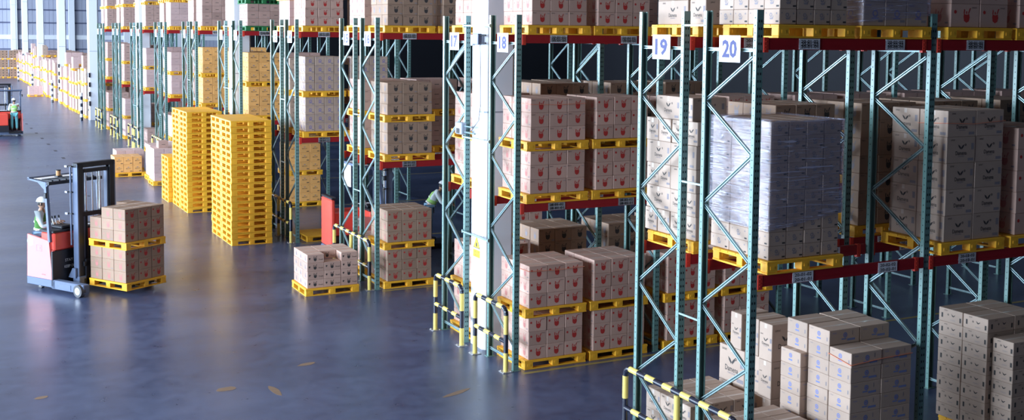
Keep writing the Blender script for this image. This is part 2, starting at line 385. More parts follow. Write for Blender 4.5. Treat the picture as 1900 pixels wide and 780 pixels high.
def pile(des, T, nx, ny, nz, w, d, h, where, group, left=True, top=True, front=True, skip=(), jit=.003, right=False):
    """a block of cartons; T: matrix of its front left bottom corner. Only those that can be seen are made."""
    for k in range(nz):
        for j in range(ny):
            for i in range(nx):
                if (i, j, k) in skip: continue
                above = (k == nz - 1) or ((i, j, k + 1) in skip)
                openl = (i == 0) or ((i - 1, j, k) in skip)
                openf = (j == 0) or ((i, j - 1, k) in skip)
                if not ((openf and front) or (openl and left) or (above and top) or (right and i == nx - 1)): continue
                x = (i + .5) * w + random.uniform(-jit, jit); y = (j + .5) * d + random.uniform(-jit, jit)
                Mx = T @ T0(x, y, k * h, random.uniform(-.006, .006))
                lay = 'top' if k == nz - 1 else LAYW[k]
                pos = (COLW[nx][i] + ' ' + ROWW[ny][j]).strip()
                lab = f"{NAMES[des][1]} carton, {lay} layer, {pos}, {where}"
                CART.append((des, w, d, h, Mx, lab, group, (Mx.translation - CAM).length))
def pal(T, where, key=('y', 0), group=None, word='yellow pallet'):
    PALS.append((key, T, f"{word} {where}", group or 'pallets', (T.translation - CAM).length))

# standard double stack
def load(x, y, z, des, tiers=2, n=(3, 3, 3), c=(.36, .36, .24), where='', group='', left=True, top=True, front=True, key=('y', 0), ox=None, rz=0.0, T=None, back=False):
    """x,y: front left corner of pallet"""
    TT = T or T0(x, y, z, rz); zz = 0
    n_ = n if isinstance(n[0], tuple) else tuple([n] * tiers)
    d_ = des if isinstance(des, tuple) else tuple([des] * tiers)
    for t in range(tiers):
        nn = n_[t]; pxx, pyy = (PX, PY) if key[1] == 0 else (PY, PX)
        tier = {1: 'pallet', 2: 'lower pallet' if t == 0 else 'upper pallet'}.get(tiers, ['bottom', 'second', 'third', 'fourth'][t] + ' pallet')
        pal(TT @ T0(0, 0, zz), f"{'carrying' if t == 0 else 'stacked on'} cartons, {tier}, {where}", key, 'loaded pallets', 'green pallet' if key[0] == 'g' else 'yellow pallet')
        zz += PH
        oxx = (pxx - nn[0] * c[0]) / 2 if ox is None else ox; oyy = (pyy - nn[1] * c[1]) / 2
        pile(d_[t], TT @ T0(oxx, oyy, zz), *nn, *c, f"{tier}, {where}", group, left, top, front)
        zz += nn[2] * c[2]
    return zz

# ------------------------------------------------------------------ rack layout
A_, G_, GC, L_ = 3.8254, .4896, 1.0553, 2.8764
ZT, B1, B2, BH = 6.105, 2.742, 5.626, .1446
S1, S2 = B1 + BH, B2 + BH
PAIRS = [(20, 19, G_), (18, 17, GC), (16, 15, G_), (14, 13, G_), (12, 11, GC), (10, 9, G_), (8, 7, G_), (6, 5, GC), (4, 3, G_), (2, 1, G_)]
RY = {}; y = 0
for a, b_, g in PAIRS:
    RY[a] = y; RY[b_] = y + 1 + g; y += 2 + g + A_
BAYS = {20: 3, 18: 5, 16: 3, 14: 2, 12: 2, 10: 1, 8: 1, 6: 1, 4: 1, 2: 1}

# upright frame master: posts at local y 0 (near) and 1 (far); x 0..0.1
def post_mesh(flip):
    mb = MB(); w, d, t, lip = .10, .065, .006, .018
    prof = [(0, 0), (w, 0), (w, d), (w - lip, d), (w - lip, d - t), (w - t, d - t), (w - t, t), (t, t), (t, d - t), (lip, d - t), (lip, d), (0, d)]
    if flip: prof = [(x, d - yy) for x, yy in prof][::-1]
    vs = []; n = len(prof)
    for z in (0.0, ZT): vs += [(x, yy, z) for x, yy in prof]
    fs = [[i, (i + 1) % n, n + (i + 1) % n, n + i] for i in range(n)]
    mb.add(vs, fs, 'post')
    mb.box(-.03, .13, -.03, .10, 0, .008, 'post')
    yo = d + .0015 if flip else -.0015
    z = .12
    while z < ZT - .05:
        for x in (.032, .068):
            mb.add([(x - .009, yo, z - .016), (x + .009, yo, z - .016), (x + .007, yo, z + .014), (x - .007, yo, z + .014)], [(0, 1, 2, 3)], 'hole')
        for x in (-.0015, w + .0015):
            mb.add([(x, d / 2 - .006, z + .03), (x, d / 2 + .006, z + .03), (x, d / 2 + .006, z + .045), (x, d / 2 - .006, z + .045)], [(0, 1, 2, 3)], 'hole')
        z += .09
    return mb.mesh('post')
PM = [post_mesh(0), post_mesh(1)]
def brace_mesh(ya, za, yb, zb, name):
    mb = MB(); a = Vector((.05, ya, za)); b = Vector((.05, yb, zb)); d = (b - a).normalized(); up = Vector((1, 0, 0)).cross(d)
    T = Matrix((Vector((1, 0, 0)), up, d)).transposed().to_4x4(); T.translation = a; L = (b - a).length
    w, t = .042, .004                                 # C channel with its open side to the aisle
    mb.box(-.016, .016, -w / 2, -w / 2 + .011, 0, L, 'brace', T); mb.box(-.016, .016, w / 2 - .011, w / 2, 0, L, 'brace', T)
    mb.box(.010, .016, -w / 2 + .011, w / 2 - .011, 0, L, 'brace', T)
    return mb.mesh(name)
near = [5.55, 4.34, 3.02, 1.70, .40]; far = [4.96, 3.64, 2.33, 1.03]
DG = []
for i in range(4):
    DG.append(brace_mesh(.05, near[i] - .02, .955, far[i] + .02, 'diagonal_brace')); DG.append(brace_mesh(.955, far[i] - .02, .05, near[i + 1] + .02, 'diagonal_brace'))
HZ = [brace_mesh(.05, 5.62, .955, 5.62, 'horizontal_brace'), brace_mesh(.05, .16, .955, .16, 'horizontal_brace')]
def make_frame():
    r = empty('upright_frame')
    part('post', PM[0], r, (0, -.065, 0)); part('post', PM[1], r, (0, .935, 0))
    for m_ in DG: part('diagonal_brace', m_, r)
    for m_ in HZ: part('horizontal_brace', m_, r)
    return r
FR0 = make_frame(); first = [True]
def frame(x, y, lab):
    if first[0]: o = FR0; first[0] = False; o.location = (x, y, 0)
    else: o = dup(FR0, (x, y, 0))
    tag(o, lab, 'rack frame', 'upright rack frames'); return o

# beams
def beam_mesh():
    mb = MB(); a, b = .1 + .006, L_ - .006
    mb.box(a, b, 0, .045, 0, BH, 'beam', c=.004)
    mb.box(a, b, -.003, 0, .045, .052, 'beam')
    return mb.mesh('load_beam')
BM = beam_mesh()
mb = MB(); mb.box(.1005, .17, -.004, .05, -.03, BH + .006, 'connector', c=.002)
for z in (0, .04, .09): mb.tube((.13, -.004, z + .01), (.13, -.009, z + .01), .008, 'connector', 8)
CM1 = mb.mesh('connector')
def make_beam():
    o = bpy.data.objects.new('load_beam', BM); C.objects.link(o)
    part('connector', CM1, o, (0, 0, 0)); c2 = part('connector', CM1, o, (L_ - .27, 0, 0))
    return o
BE0 = make_beam(); bf = [True]
def beam(x, y, z, lab):
    if bf[0]: o = BE0; bf[0] = False; o.location = (x, y, z)
    else: o = dup(BE0, (x, y, z))
    tag(o, lab, 'beam', 'red load beams'); return o
_LB = {}
def beam_label(parent, x, lines):
    k = tuple(lines)
    if k not in _LB:
        mb = MB(); h = .10 if len(lines) == 1 else .13
        mb.box(-.165, .165, -.004, 0, 0, h, 'label_white'); me = mb.mesh('location_label')
        mt = MB()
        for i, s in enumerate(lines):
            zz = h / 2 if len(lines) == 1 else h * (.73 - .46 * i)
            text(mt, s, .27, .055 if len(lines) == 1 else .042, 'ink_black', Matrix.Translation((0, -.0055, zz)) @ Matrix.Rotation(PI / 2, 4, 'X'), .015)
        _LB[k] = (me, mt.mesh('lettering'))
    me, mt = _LB[k]
    p = part('location_label', me, parent, (x, -.004, .022 if len(lines) == 1 else .008))
    p['label'] = 'white label with a bin code'
    part('lettering', mt, p)

BAYW = ['first bay', 'second bay', 'third bay', 'fourth bay', 'fifth bay']
for a, b_, g in PAIRS:
    nb = BAYS[a]
    for r in (a, b_):
        for k in range(nb + 1):
            if a <= 4 and k > 1: continue
            frame(k * L_, RY[r], f"green rack upright frame of row {r}, " + ('at the aisle end' if k == 0 else f"end of {BAYW[k-1]}"))
        for k in range(nb):
            for lev, z in ((0, B1), (1, B2)):
                for s in (0, 1):
                    yy = RY[r] - .078 if s == 0 else RY[r] + 1.03 - .045
                    o = beam(k * L_, yy, z, f"red load beam of row {r}, {'upper' if lev else 'lower'} level, {'near' if s == 0 else 'far'} side, {BAYW[k]}")
                    if s == 0 and r in (20, 18, 16, 14, 12, 10, 8):
                        for q in (0, 1):
                            n_ = 2 * k + q + 1
                            beam_label(o, .80 + 1.42 * q, [f"{r}-{n_:02d}-03"] if lev else [f"{r}-{n_:02d}-02", f"{r}-{n_:02d}-01"])
# back-to-back spacers
mbs = MB(); mbs.box(0.004, .03, 0, G_ + .0, -.012, .012, 'brace'); SP1 = mbs.mesh('row_spacer')
mbs = MB(); mbs.box(-.034, -.002, -.05, GC + .05, -.012, .012, 'brace'); mbs.box(-.03, 0, -.05, -.02, -.03, .03, 'brace'); mbs.box(-.03, 0, GC + .02, GC + .05, -.03, .03, 'brace'); SP2 = mbs.mesh('row_spacer')
for a, b_, g in PAIRS:
    for k, z in enumerate((5.92, 3.87, 2.10)):
        o = bpy.data.objects.new('row_spacer', SP1 if g == G_ else SP2); C.objects.link(o)
        o.location = (0, RY[a] + 1, z) if g == G_ else (0, RY[a] + 1, z)
        if g == G_: o.scale = (1, (G_ - .065) / G_, 1)
        else: o.location = (0, RY[a] + 1 - .02, z); o.scale = (1, .98, 1)
        tag(o, f"steel row spacer tying row {a} to row {b_}, {['top', 'middle', 'lowest'][k]} one", 'spacer', 'row spacers')

# ------------------------------------------------------------------ row number signs
Rl = Matrix.Rotation(-PI / 2, 4, 'Z') @ Matrix.Rotation(PI / 2, 4, 'X')     # plane facing -X, text reads from -X side
for r in range(1, 21):
    mb = MB(); mb.box(-.012, -.004, -.21, .21, -.165, .165, 'sign_white', c=.001)
    mb.box(-.004, .03, -.12, -.09, -.02, .02, 'brace'); mb.box(-.004, .03, .09, .12, -.02, .02, 'brace')
    o = mb.build('row_number_sign'); o.location = (0, RY[r] + .44, 5.63)
    tag(o, f"white row sign reading {r} on the end frame", 'sign', 'row number signs')
    mt = MB(); s = str(r)
    text(mt, s, (.29 if len(s) > 1 else .13), .225, 'sign_digit', Matrix.Translation((-.0145, 0, 0)) @ Rl, .035)
    part('digits', mt.mesh('digits'), o)

# ------------------------------------------------------------------ guard rails
def elbow(mb, yc, zc, sgn, r, rad, mn):
    pts = []
    for i in range(6):
        a = PI / 2 * i / 5
        pts.append((0, yc + sgn * (rad - rad * math.cos(a)), zc + rad * math.sin(a)))
    mb.path(pts, r, mn, 12)
def banded(mb, a, b, r, first_, seg=.19):
    a = Vector(a); b = Vector(b); L = (b - a).length; n = max(1, round(L / seg))
    for i in range(n):
        mn = ('yellow', 'navy')[(i + first_) % 2]
        mb.tube(a + (b - a) * i / n, a + (b - a) * (i + 1) / n, r, mn, 14, cap=(i in (0, n - 1)))
def guard(y0, ys, lab, x=-.13):
    root = empty('guard_rail', (x, y0, 0)); R = .042; H = 1.10; rad = .12; W = ys[-1]
    for i, yy in enumerate(ys):
        mb = MB()
        if i in (0, len(ys) - 1):
            banded(mb, (0, yy, .008), (0, yy, H - rad), R, 0, .30)
            elbow(mb, yy, H - rad, 1 if i == 0 else -1, R, rad, 'navy')
        else: banded(mb, (0, yy, .008), (0, yy, H - R), R, 0, .30)
        p = part('post', mb.mesh('post', False), root)
        mp_ = MB(); mp_.box(-.09, .09, yy - .09, yy + .09, 0, .01, 'steel')
        for sx in (-.065, .065):
            for sy in (-.065, .065): mp_.tube((sx, yy + sy, .01), (sx, yy + sy, .022), .011, 'steel', 6)
        part('base_plate', mp_.mesh('base_plate'), p)
    mb = MB(); banded(mb, (0, rad, H), (0, W - rad, H), R, 0, .2); part('top_rail', mb.mesh('top_rail'), root)
    mb = MB(); banded(mb, (0, .0, .52), (0, W, .52), R * .9, 1, .2); part('lower_rail', mb.mesh('lower_rail'), root)
    tag(root, lab, 'guard rail', 'yellow and black guard rails')
for a, b_, g in PAIRS:
    if g == GC:
        guard(RY[a] - .03, (0, 1.25), f"yellow and black striped guard rail in front of row {a}")
        guard(RY[b_] - .25, (0, 1.25), f"yellow and black striped guard rail in front of row {b_}")
    else: guard(RY[a] - .03, (0, 1.26, 2.52), f"yellow and black striped guard rail across rows {a} and {b_}")

# ------------------------------------------------------------------ loads
def W_(r, lev, slot, extra=''):
    nm = ['floor', 'lower beams', 'upper beams'][lev]
    if slot < 2: s = ['left', 'right'][slot] + ' bay half'
    else: s = f"bay slot {['', '', 'three', 'four', 'five', 'six', 'seven', 'eight', 'nine', 'ten'][slot]}"
    return f"{s}, row {r} {nm}"
ZL = [0, S1, S2]
def sx(slot): return (slot // 2) * L_ + (.20 if slot % 2 == 0 else 1.50)
def rack_load(r, lev, slot, des, **k):
    yy = RY[r] - .10 if r % 2 == 0 else RY[r] - .06
    kw = dict(where=W_(r, lev, slot), group=f"cartons on row {r} {['floor level', 'lower beams', 'upper beams'][lev]}")
    kw.update(k)
    return load(sx(slot), yy, ZL[lev], des, **kw)

# --- row 20
w = W_(20, 1, 0); g = 'cartons of the film wrapped load'
pal(T0(.22, -.10, S1), 'under the film wrapped load, row 20 lower beams')
pile('speck', T0(.27, -.05, S1 + PH), 4, 3, 10, .28, .39, .170, 'film wrapped load, row 20', g)
pal(T0(3.16, -.10, S1), 'under winged cartons, right of the second upright, row 20 lower beams')
pile('wing', T0(3.24, -.06, S1 + PH), 2, 2, 5, .54, .5, .354, 'second bay, row 20 lower beams', 'winged cartons in the second bay')
pal(T0(4.50, -.10, S1), 'at the right picture edge, row 20 lower beams')
pile('reddot', T0(4.62, -.06, S1 + PH), 2, 2, 5, .50, .5, .30, 'picture edge load, row 20 lower beams', 'cartons at the right edge')
# upper
pal(T0(.30, -.10, S2), 'under speckled cartons, first on row 20 upper beams')
pile('speck', T0(.35, -.05, S2 + PH), 4, 4, 3, .27, .30, .186, 'row 20 upper beams', 'speckled cartons on row 20 upper beams', top=False)
pal(T0(1.62, -.10, S2), 'under a film wrapped load, second on row 20 upper beams')
pile('violet', T0(1.69, -.05, S2 + PH), 3, 2, 2, .375, .5, .30, 'wrapped load, row 20 upper beams', 'wrapped cartons on row 20 upper beams', top=False)
pal(T0(3.14, -.10, S2), 'third on row 20 upper beams, past the second upright')
pile('reddot', T0(3.24, -.05, S2 + PH), 2, 2, 2, .54, .5, .31, 'third pallet, row 20 upper beams', 'cartons on third upper pallet of row 20', top=False)
pal(T0(4.45, -.10, S2), 'fourth on row 20 upper beams, at the picture edge')
pile('reddot', T0(4.55, -.05, S2 + PH), 2, 2, 2, .52, .5, .31, 'fourth pallet, row 20 upper beams', 'cartons on fourth upper pallet of row 20', top=False)
# ground
pal(T0(.20, -.05, 0), 'under low winged cartons, row 20 floor')
pile('wing', T0(.26, 0, PH), 3, 3, 2, .37, .36, .30, 'low pallet, row 20 floor', 'low winged cartons behind the guard rail')
pal(T0(1.55, .02, 0), 'under the tall blue printed stack, row 20 floor')
sk = set()
for i in (0, 1): sk.add((i, 0, 8))
pile('blue', T0(1.60, -.13, PH), 2, 2, 9, .53, .41, .198, 'tall stack, row 20 floor', 'blue printed cartons of the tall stack', skip=sk, right=True)
pile('blue', T0(1.50, .71, PH), 1, 1, 7, .53, .41, .198, 'tall stack rear column, row 20', 'blue printed cartons of the tall stack')
pile('blue', T0(1.60, .71, PH + 7 * .198), 1, 1, 2, .53, .41, .198, 'tall stack rear top, row 20', 'blue printed cartons of the tall stack')
pile('blue', T0(2.16, .71, PH), 1, 1, 9, .53, .41, .198, 'tall stack rear right column, row 20', 'blue printed cartons of the tall stack')
pal(T0(4.52, -.02, 0), 'under the bird printed stack, row 20 floor')
pile('bird', T0(4.58, -.16, PH), 2, 1, 7, .55, .36, .197, 'front of right stack, row 20', 'bird printed cartons at the right edge', right=True)
pile('bird', T0(4.50, .22, PH), 2, 2, 8, .55, .45, .204, 'rear of right stack, row 20', 'bird printed cartons at the right edge', right=True)
# --- row 19
y19 = RY[19]
pal(T0(.18, y19 - .12, S1), 'under mixed winged cartons, row 19 lower beams')
z = S1 + PH
for k in range(6):
    ws = [(.30, .30, .30, .30), (.60, .30, .30), (.30, .30, .60), (.60, .60), (.30, .30, .30, .30), (.60, .30)][k]
    yy = y19 - .10 + (.0 if k < 5 else .1); q = 0
    for j, d in enumerate(ws[::-1]):
        Mx = T0(.22 + .28 + random.uniform(-.01, .01), yy + d / 2, z)
        CART.append(('wing', .56, d - .004, .316, Mx, f"wing-printed pale carton, {LAYW[k]} layer, {['nearest', 'second', 'third', 'fourth'][j]} on the left face, row 19 lower beams", 'winged cartons of row 19 lower beams', (Mx.translation - CAM).length))
        yy += d
    z += .318
pal(T0(.2, y19 - .10, S2), 'under winged cartons, first on row 19 upper beams')
for j, (d, q) in enumerate(((.36, 0), (.72, .40))):
    for k in range(2):
        Mx = T0(.30 + .28, y19 - .12 + q + d / 2, S2 + PH + k * .33)
        CART.append(('wing', .56, d, .328, Mx, f"wing-printed pale carton, {LAYW[k]} layer, {'narrow near' if j == 0 else 'wide far'} one, row 19 upper beams", 'winged cartons of row 19 upper beams', (Mx.translation - CAM).length))
pal(T0(.20, y19 - .05, 0), 'under low winged cartons, row 19 floor')
pile('wing', T0(.26, y19 - .02, PH), 3, 3, 2, .37, .36, .30, 'low pallet, row 19 floor', 'low winged cartons behind the guard rail')
pal(T0(1.50, y19 - .10, 0), 'under tall winged cartons, row 19 floor')
z = PH
for k, (ws) in enumerate(((.30, .6, .28), (.29, .29, .60), (.29, 0, .0, .26))):
    yy = y19 - .15
    hh = [.56, .53, .53][k]
    if k == 2: cols = [(yy, .29), (yy + .33, .29), (yy + .68, .26)]
    else:
        cols = []
        for d in ws: cols.append((yy, d)); yy += d + .005
    for j, (ya, d) in enumerate(cols):
        Mx = T0(1.53 + .25 + (0.03 * (j % 2)), ya + d / 2, z)
        CART.append(('wing', .50, d - .004, hh - .003, Mx, f"tall wing-printed pale carton, {LAYW[k]} layer, {['nearest', 'second', 'third'][j]} column, row 19 floor", 'tall winged cartons', (Mx.translation - CAM).length))
    z += hh
for slot in (1, 2, 3, 4):
    rack_load(19, 1, slot, 'black', tiers=1, n=(3, 3, 7), c=(.36, .36, .255), left=(slot == 1))  # dark umber cartons chosen so their colour stands in for rack shade
for slot in (1, 2):
    rack_load(19, 2, slot, 'brown', tiers=1, n=(3, 3, 2), top=False, left=False)
# --- rows 18 and behind
for lev in (0, 1):
    for slot in (0, 1):
        rack_load(18, lev, slot, 'reddot' if (lev == 0 or slot == 1) else 'red', c=(.36, .36, .245), left=True)
rack_load(18, 2, 0, 'red', tiers=1, n=(3, 3, 3), c=(.36, .36, .235), top=False)
rack_load(18, 2, 1, 'reddot', tiers=1, n=(3, 3, 3), c=(.36, .36, .235), top=False)
for slot in range(2, 9):
    rack_load(18, 1, slot, 'reddot' if slot < 4 else 'brown', left=False)
    if slot < 6: rack_load(18, 2, slot, 'red', tiers=1, top=False, left=False)
for slot in (2, 3): rack_load(18, 0, slot, 'reddot', left=(slot == 2))
for lev in (0, 1): rack_load(17, lev, 0, 'red', n=(3, 3, 3) if lev == 0 else (3, 3, 3))
rack_load(17, 2, 0, 'red', tiers=1, n=(3, 3, 4), c=(.36, .36, .235), top=False)
for slot in (1, 2, 3):
    rack_load(17, 0, slot, 'black', tiers=1, n=(3, 3, 7), c=(.36, .36, .265), left=False)  # umber cartons here and below: shade inside the rack put into board colour
    rack_load(17, 1, slot, 'black', tiers=1, n=(3, 3, 7), c=(.36, .36, .255), left=False)
    if slot < 3: rack_load(17, 2, slot, 'brown', tiers=1, n=(3, 3, 4), top=False, left=False)
rack_load(16, 0, 0, 'rust'); rack_load(16, 1, 0, 'black')
rack_load(16, 2, 0, 'black', tiers=1, n=(3, 3, 4), c=(.36, .36, .235), top=False)
rack_load(16, 2, 1, 'black', tiers=1, n=(3, 3, 4), c=(.33, .36, .235), top=False)
rack_load(16, 0, 2, 'red'); rack_load(16, 1, 2, 'black'); rack_load(16, 1, 3, 'black', left=False)
rack_load(15, 0, 0, 'red', tiers=1, n=(3, 3, 3)); rack_load(15, 1, 0, 'red'); rack_load(15, 2, 0, 'red', tiers=1, n=(3, 3, 4), top=False)
rack_load(15, 1, 1, 'brown', left=False); rack_load(15, 1, 2, 'brown', left=False); rack_load(15, 2, 1, 'brown', tiers=1, n=(3, 3, 4), top=False, left=False)
rack_load(14, 1, 0, 'violet', n=(4, 4, 4), c=(.27, .26, .235)); rack_load(14, 1, 1, 'violet', n=(4, 4, 4), c=(.27, .26, .235), left=False)
rack_load(14, 2, 0, 'red', n=((3, 3, 3), (3, 3, 2)), c=(.36, .36, .24), top=False)
rack_load(14, 2, 1, 'black', tiers=1, n=(3, 3, 5), top=False, left=False)
pal(T0(.30, RY[14] - .1, 0), 'empty on the floor under row 14')
rack_load(13, 1, 0, 'wing', n=(3, 3, 3), c=(.36, .36, .30)); rack_load(13, 2, 0, 'pink', n=(3, 3, 3), c=(.36, .36, .24), top=False)

rack_load(12, 1, 0, 'orange', n=(3, 3, 3), c=(.36, .36, .31))
rack_load(12, 0, 1, 'orange', n=(3, 3, 3), c=(.36, .36, .29), left=True); rack_load(12, 1, 1, 'brown', n=(3, 3, 3), c=(.36, .36, .31), left=False)
rack_load(12, 2, 0, 'brown', n=((3, 3, 3), (3, 3, 3)), c=(.37, .36, .235), key=('g', 0), top=False)
rack_load(12, 2, 1, 'brown', tiers=1, n=(3, 3, 4), top=False, left=False)
rack_load(11, 1, 0, 'orange', n=(3, 3, 3), c=(.36, .36, .31)); rack_load(11, 2, 0, 'brown', tiers=1, n=(3, 3, 5), top=False)
for r in (10, 9, 8, 7, 6, 5, 4, 3, 2, 1):
    d1 = {10: 'orange', 9: 'brown', 8: 'pink', 7: 'pink', 6: 'pink', 5: 'brown', 4: 'brown', 3: 'pink', 2: 'brown', 1: 'pink'}[r]
    d2 = {10: 'brown', 9: 'brown', 8: 'pink', 7: 'brown', 6: 'brown', 5: 'pink', 4: 'brown', 3: 'brown', 2: 'brown', 1: 'pink'}[r]
    hh = {10: .32, 8: .27, 6: .28}.get(r, .30)
    rack_load(r, 1, 0, d1, n=(3, 3, 3), c=(.37, .36, hh)); rack_load(r, 2, 0, d2, n=(3, 3, 4), c=(.37, .36, .25), top=False)
    rack_load(r, 0, 0, 'brown' if r % 4 else 'pink', n=(3, 3, 3), c=(.37, .36, .30), tiers=1 if r in (9, 6, 3) else 2)
    if r == 10:
        rack_load(r, 1, 1, d1, n=(3, 3, 3), c=(.37, .36, hh), left=False)
        rack_load(r, 2, 1, d2, n=(3, 3, 4), c=(.37, .36, .25), top=False, left=False)

# --- floor loads in the main aisle
T = T0(-1.60, 13.13, 0)
pal(T, 'on the open floor under the boldly printed cartons')
sk = {(1, 0, 3)}
pile('splat', T @ T0(.04, .03, PH), 3, 3, 4, .385, .35, .186, 'floor pallet by the guard rail', 'boldly printed cartons on the floor pallet', skip=sk)
ANG = math.radians(-58)
H_ = Vector((math.cos(ANG), math.sin(ANG), 0)); OR = Vector((-6.76, 16.36, 0))
TR = T0(OR.x, OR.y, 0, ANG)                             # truck frame: x along the heading, y to the far side
# load on forks: local x .95..2.20, y .64..1.74 ; front face of pile is at +x end -> rotate so that pile front = local +x side
TL = TR @ T0(.97, .62, .10)
def carried(z0, tier, nz, skip):
    pal(TL @ T0(0, 0, z0), f"{tier} on the forks of the near reach truck")
    P = TL @ T0(.03, .01, z0 + PH)
    for k in range(nz):
        for i in range(3):
            for j in range(3):
                if (i, j, k) in skip: continue
                if not (i == 2 or j == 0 or k == nz - 1 or (i, j, k + 1) in skip): continue
                Mx = P @ T0(.385 * (i + .5) + random.uniform(-.003, .003), .36 * (j + .5), k * .242, PI / 2)
                lab = f"red-dotted umber carton, {LAYW[k]} layer, {['mast side', 'middle', 'outer'][i]}, {['left', 'centre', 'right'][j]}, {tier} on the forks"
                CART.append(('rust', .358, .383, .242, Mx, lab, 'cartons carried by the near reach truck', (Mx.translation - CAM).length))
carried(0, 'lower pallet', 3, ())
carried(PH + 3 * .242, 'upper pallet', 3, {(0, 0, 2), (0, 1, 2)})
# orange and pinkish floor pallets
pal(T0(-2.50, 35.95, 0), 'under the low orange cartons on the floor')
pile('orange', T0(-2.47, 35.97, PH), 3, 3, 2, .345, .35, .31, 'low floor pallet', 'orange cartons on the floor', jit=.002)
pal(T0(-2.35, 37.4, 0), 'behind the orange floor cartons')
pile('pink', T0(-2.2, 37.42, PH), 3, 3, 2, .36, .35, .36, 'pallet behind the orange cartons', 'pinkish cartons on the floor')
pal(T0(-1.55, 32.80, 0), 'under the pinkish cartons on the floor')
pile('pink', T0(-1.50, 32.85, PH), 3, 3, 4, .37, .35, .30, 'floor pallet beside yellow stacks', 'pinkish cartons on the floor')
CART.append(('brown', .36, .5, .26, T0(-1.1, 33.4, PH + 1.2), 'single brown carton lying on top of the pinkish floor pallet', 'pinkish cartons on the floor', 60))
pal(T0(-1.45, 34.25, 0), 'second pinkish load near the yellow stacks')
pile('pink', T0(-1.40, 34.3, PH), 3, 3, 4, .37, .35, .30, 'floor pallet near row nine', 'pinkish cartons on the floor')
# pallet towers
def tower(x, y, n, where, grp):
    for k in range(n):
        jx, jy = random.uniform(-.008, .008), random.uniform(-.008, .008)
        T = T0(x + jx, y + jy, k * .169, random.uniform(-.004, .004))
        PALS.append((('y', 1), T, f"empty yellow pallet, {oword(k+1)} from the floor, {where}", grp, (T.translation - CAM).length))
tower(-1.69, 19.68, 20, 'near half of the front tower', 'empty pallets stacked in towers')
tower(-1.69, 20.93, 20, 'far half of the front tower', 'empty pallets stacked in towers')
tower(-1.66, 25.82, 19, 'near half of the rear tower', 'empty pallets stacked in towers')
tower(-1.66, 27.07, 19, 'far half of the rear tower', 'empty pallets stacked in towers')
tower(-1.78, 28.42, 9, 'short tower behind', 'empty pallets stacked in towers')
# block storage along the aisle, far away
for i in range(52):
    yy = 67.6 + 1.42 * i
    hit = any(-1.45 < yy - (7.84 + 19.512 * q) < .35 for q in range(3, 8))
    nt_ = random.choice((3, 3, 4, 3)); hh = random.choice((.26, .28, .30)); x = random.uniform(-.05, .12)
    if not hit: load(x, yy, 0, random.choice(('pink', 'brown', 'pink', 'wing')), tiers=nt_, n=(3, 3, 3), c=(.37, .34, hh), where=f"{oword(i+1)} floor stack beyond the racks", group='cartons in the far floor stacks', top=False, front=(i % 2 == 0))
    if i % 3 == 0:
        for q in (1, 2, 3, 4):
            load(x + 1.35 * q, yy + .2, 0, 'brown', tiers=3, n=(3, 1, 3), c=(.37, .9, .29), where=f"{oword(q)} stack behind the {oword(i+1)} floor stack", group='cartons in the far floor stacks', left=False, top=True)
for q, x in enumerate((-2.05, -.80)):
    load(x, 133.5, 0, 'black', tiers=3, n=(3, 3, 3), c=(.38, .34, .30), where=['leftmost far stack', 'second far stack'][q], group='cartons in the far corner stacks', top=False)
load(-1.55, 94, 0, 'pink', tiers=1, n=(3, 3, 2), c=(.37, .34, .35), where='lone load on the far floor', group='cartons in the lone far load')
load(-.20, 93, 0, 'pink', tiers=1, n=(3, 3, 4), c=(.37, .34, .30), where='lone tall load on the far floor', group='cartons in the lone far load')

# ---- realise pallets and cartons (the nearest 300 of a kind as objects, the rest as one mesh)
def stuff_mesh(items, name, base):
    mb = MB()
    base, fr, sd = DES[base]; sd = sd or fr; Rx = Matrix.Rotation(PI / 2, 4, 'X')
    for w, d, h, T in items:
        mb.box(-w / 2 + .004, w / 2 - .004, -d / 2 + .004, d / 2 - .004, .001, h - .003, base, T)
        for ang, ww, dd, sh in ((0, w, d, fr), (-PI / 2, d, w, sd)):
            TT = T @ Matrix.Rotation(ang, 4, 'Z') @ Matrix.Translation((0, -dd / 2 + .0025, h / 2)) @ Rx
            hh = min(h, ww * .9); D(mb, [q for q in sh if q[0] == 'p'], ww * .96, hh * .96, TT)
    return mb.mesh(name)
bykind = {}
for c in CART: bykind.setdefault(c[0], []).append(c)
for des, L in bykind.items():
    L.sort(key=lambda c: c[7] + max(0, c[4].translation.x - 2.9) * 4 + (14 if 'mid-depth' in c[5] or 'middle rear' in c[5] else 0))
    for c in L[:300]:
        o = bpy.data.objects.new(NAMES[des][0], carton_mesh(des, c[1], c[2], c[3])); C.objects.link(o)
        o.matrix_world = c[4]; tag(o, c[5], 'carton', c[6])
    if len(L) > 300:
        o = bpy.data.objects.new(NAMES[des][0], stuff_mesh([(c[1], c[2], c[3], c[4]) for c in L[300:]], 'far_cartons', des)); C.objects.link(o)
        tag(o, f"farther {NAMES[des][1]} cartons, seen only as small blocks", 'carton', None, 'stuff')
PALS.sort(key=lambda c: c[4])
seen = {}
for k, T, lab, grp, d in PALS[:300]:
    o = bpy.data.objects.new('pallet', PAL[k]); C.objects.link(o); o.matrix_world = T
    tag(o, lab, 'pallet', grp)
if len(PALS) > 300:
    mb = MB()
    for k, T, lab, grp, d in PALS[300:]:
        for z0, z1 in ((0, .022), (PH - .03, PH - .004)): mb.box(0, PX, 0, PY, z0, z1, 'pallet', T)
        for bx in (0, PX / 2 - .07, PX - .17):
            for by in (0, PY / 2 - .06, PY - .14): mb.box(bx, bx + .15, by, by + .13, .022, PH - .03, 'pallet', T)
    tag(mb.build('pallet'), 'farther yellow pallets between the far cartons', 'pallet', None, 'stuff')
import collections
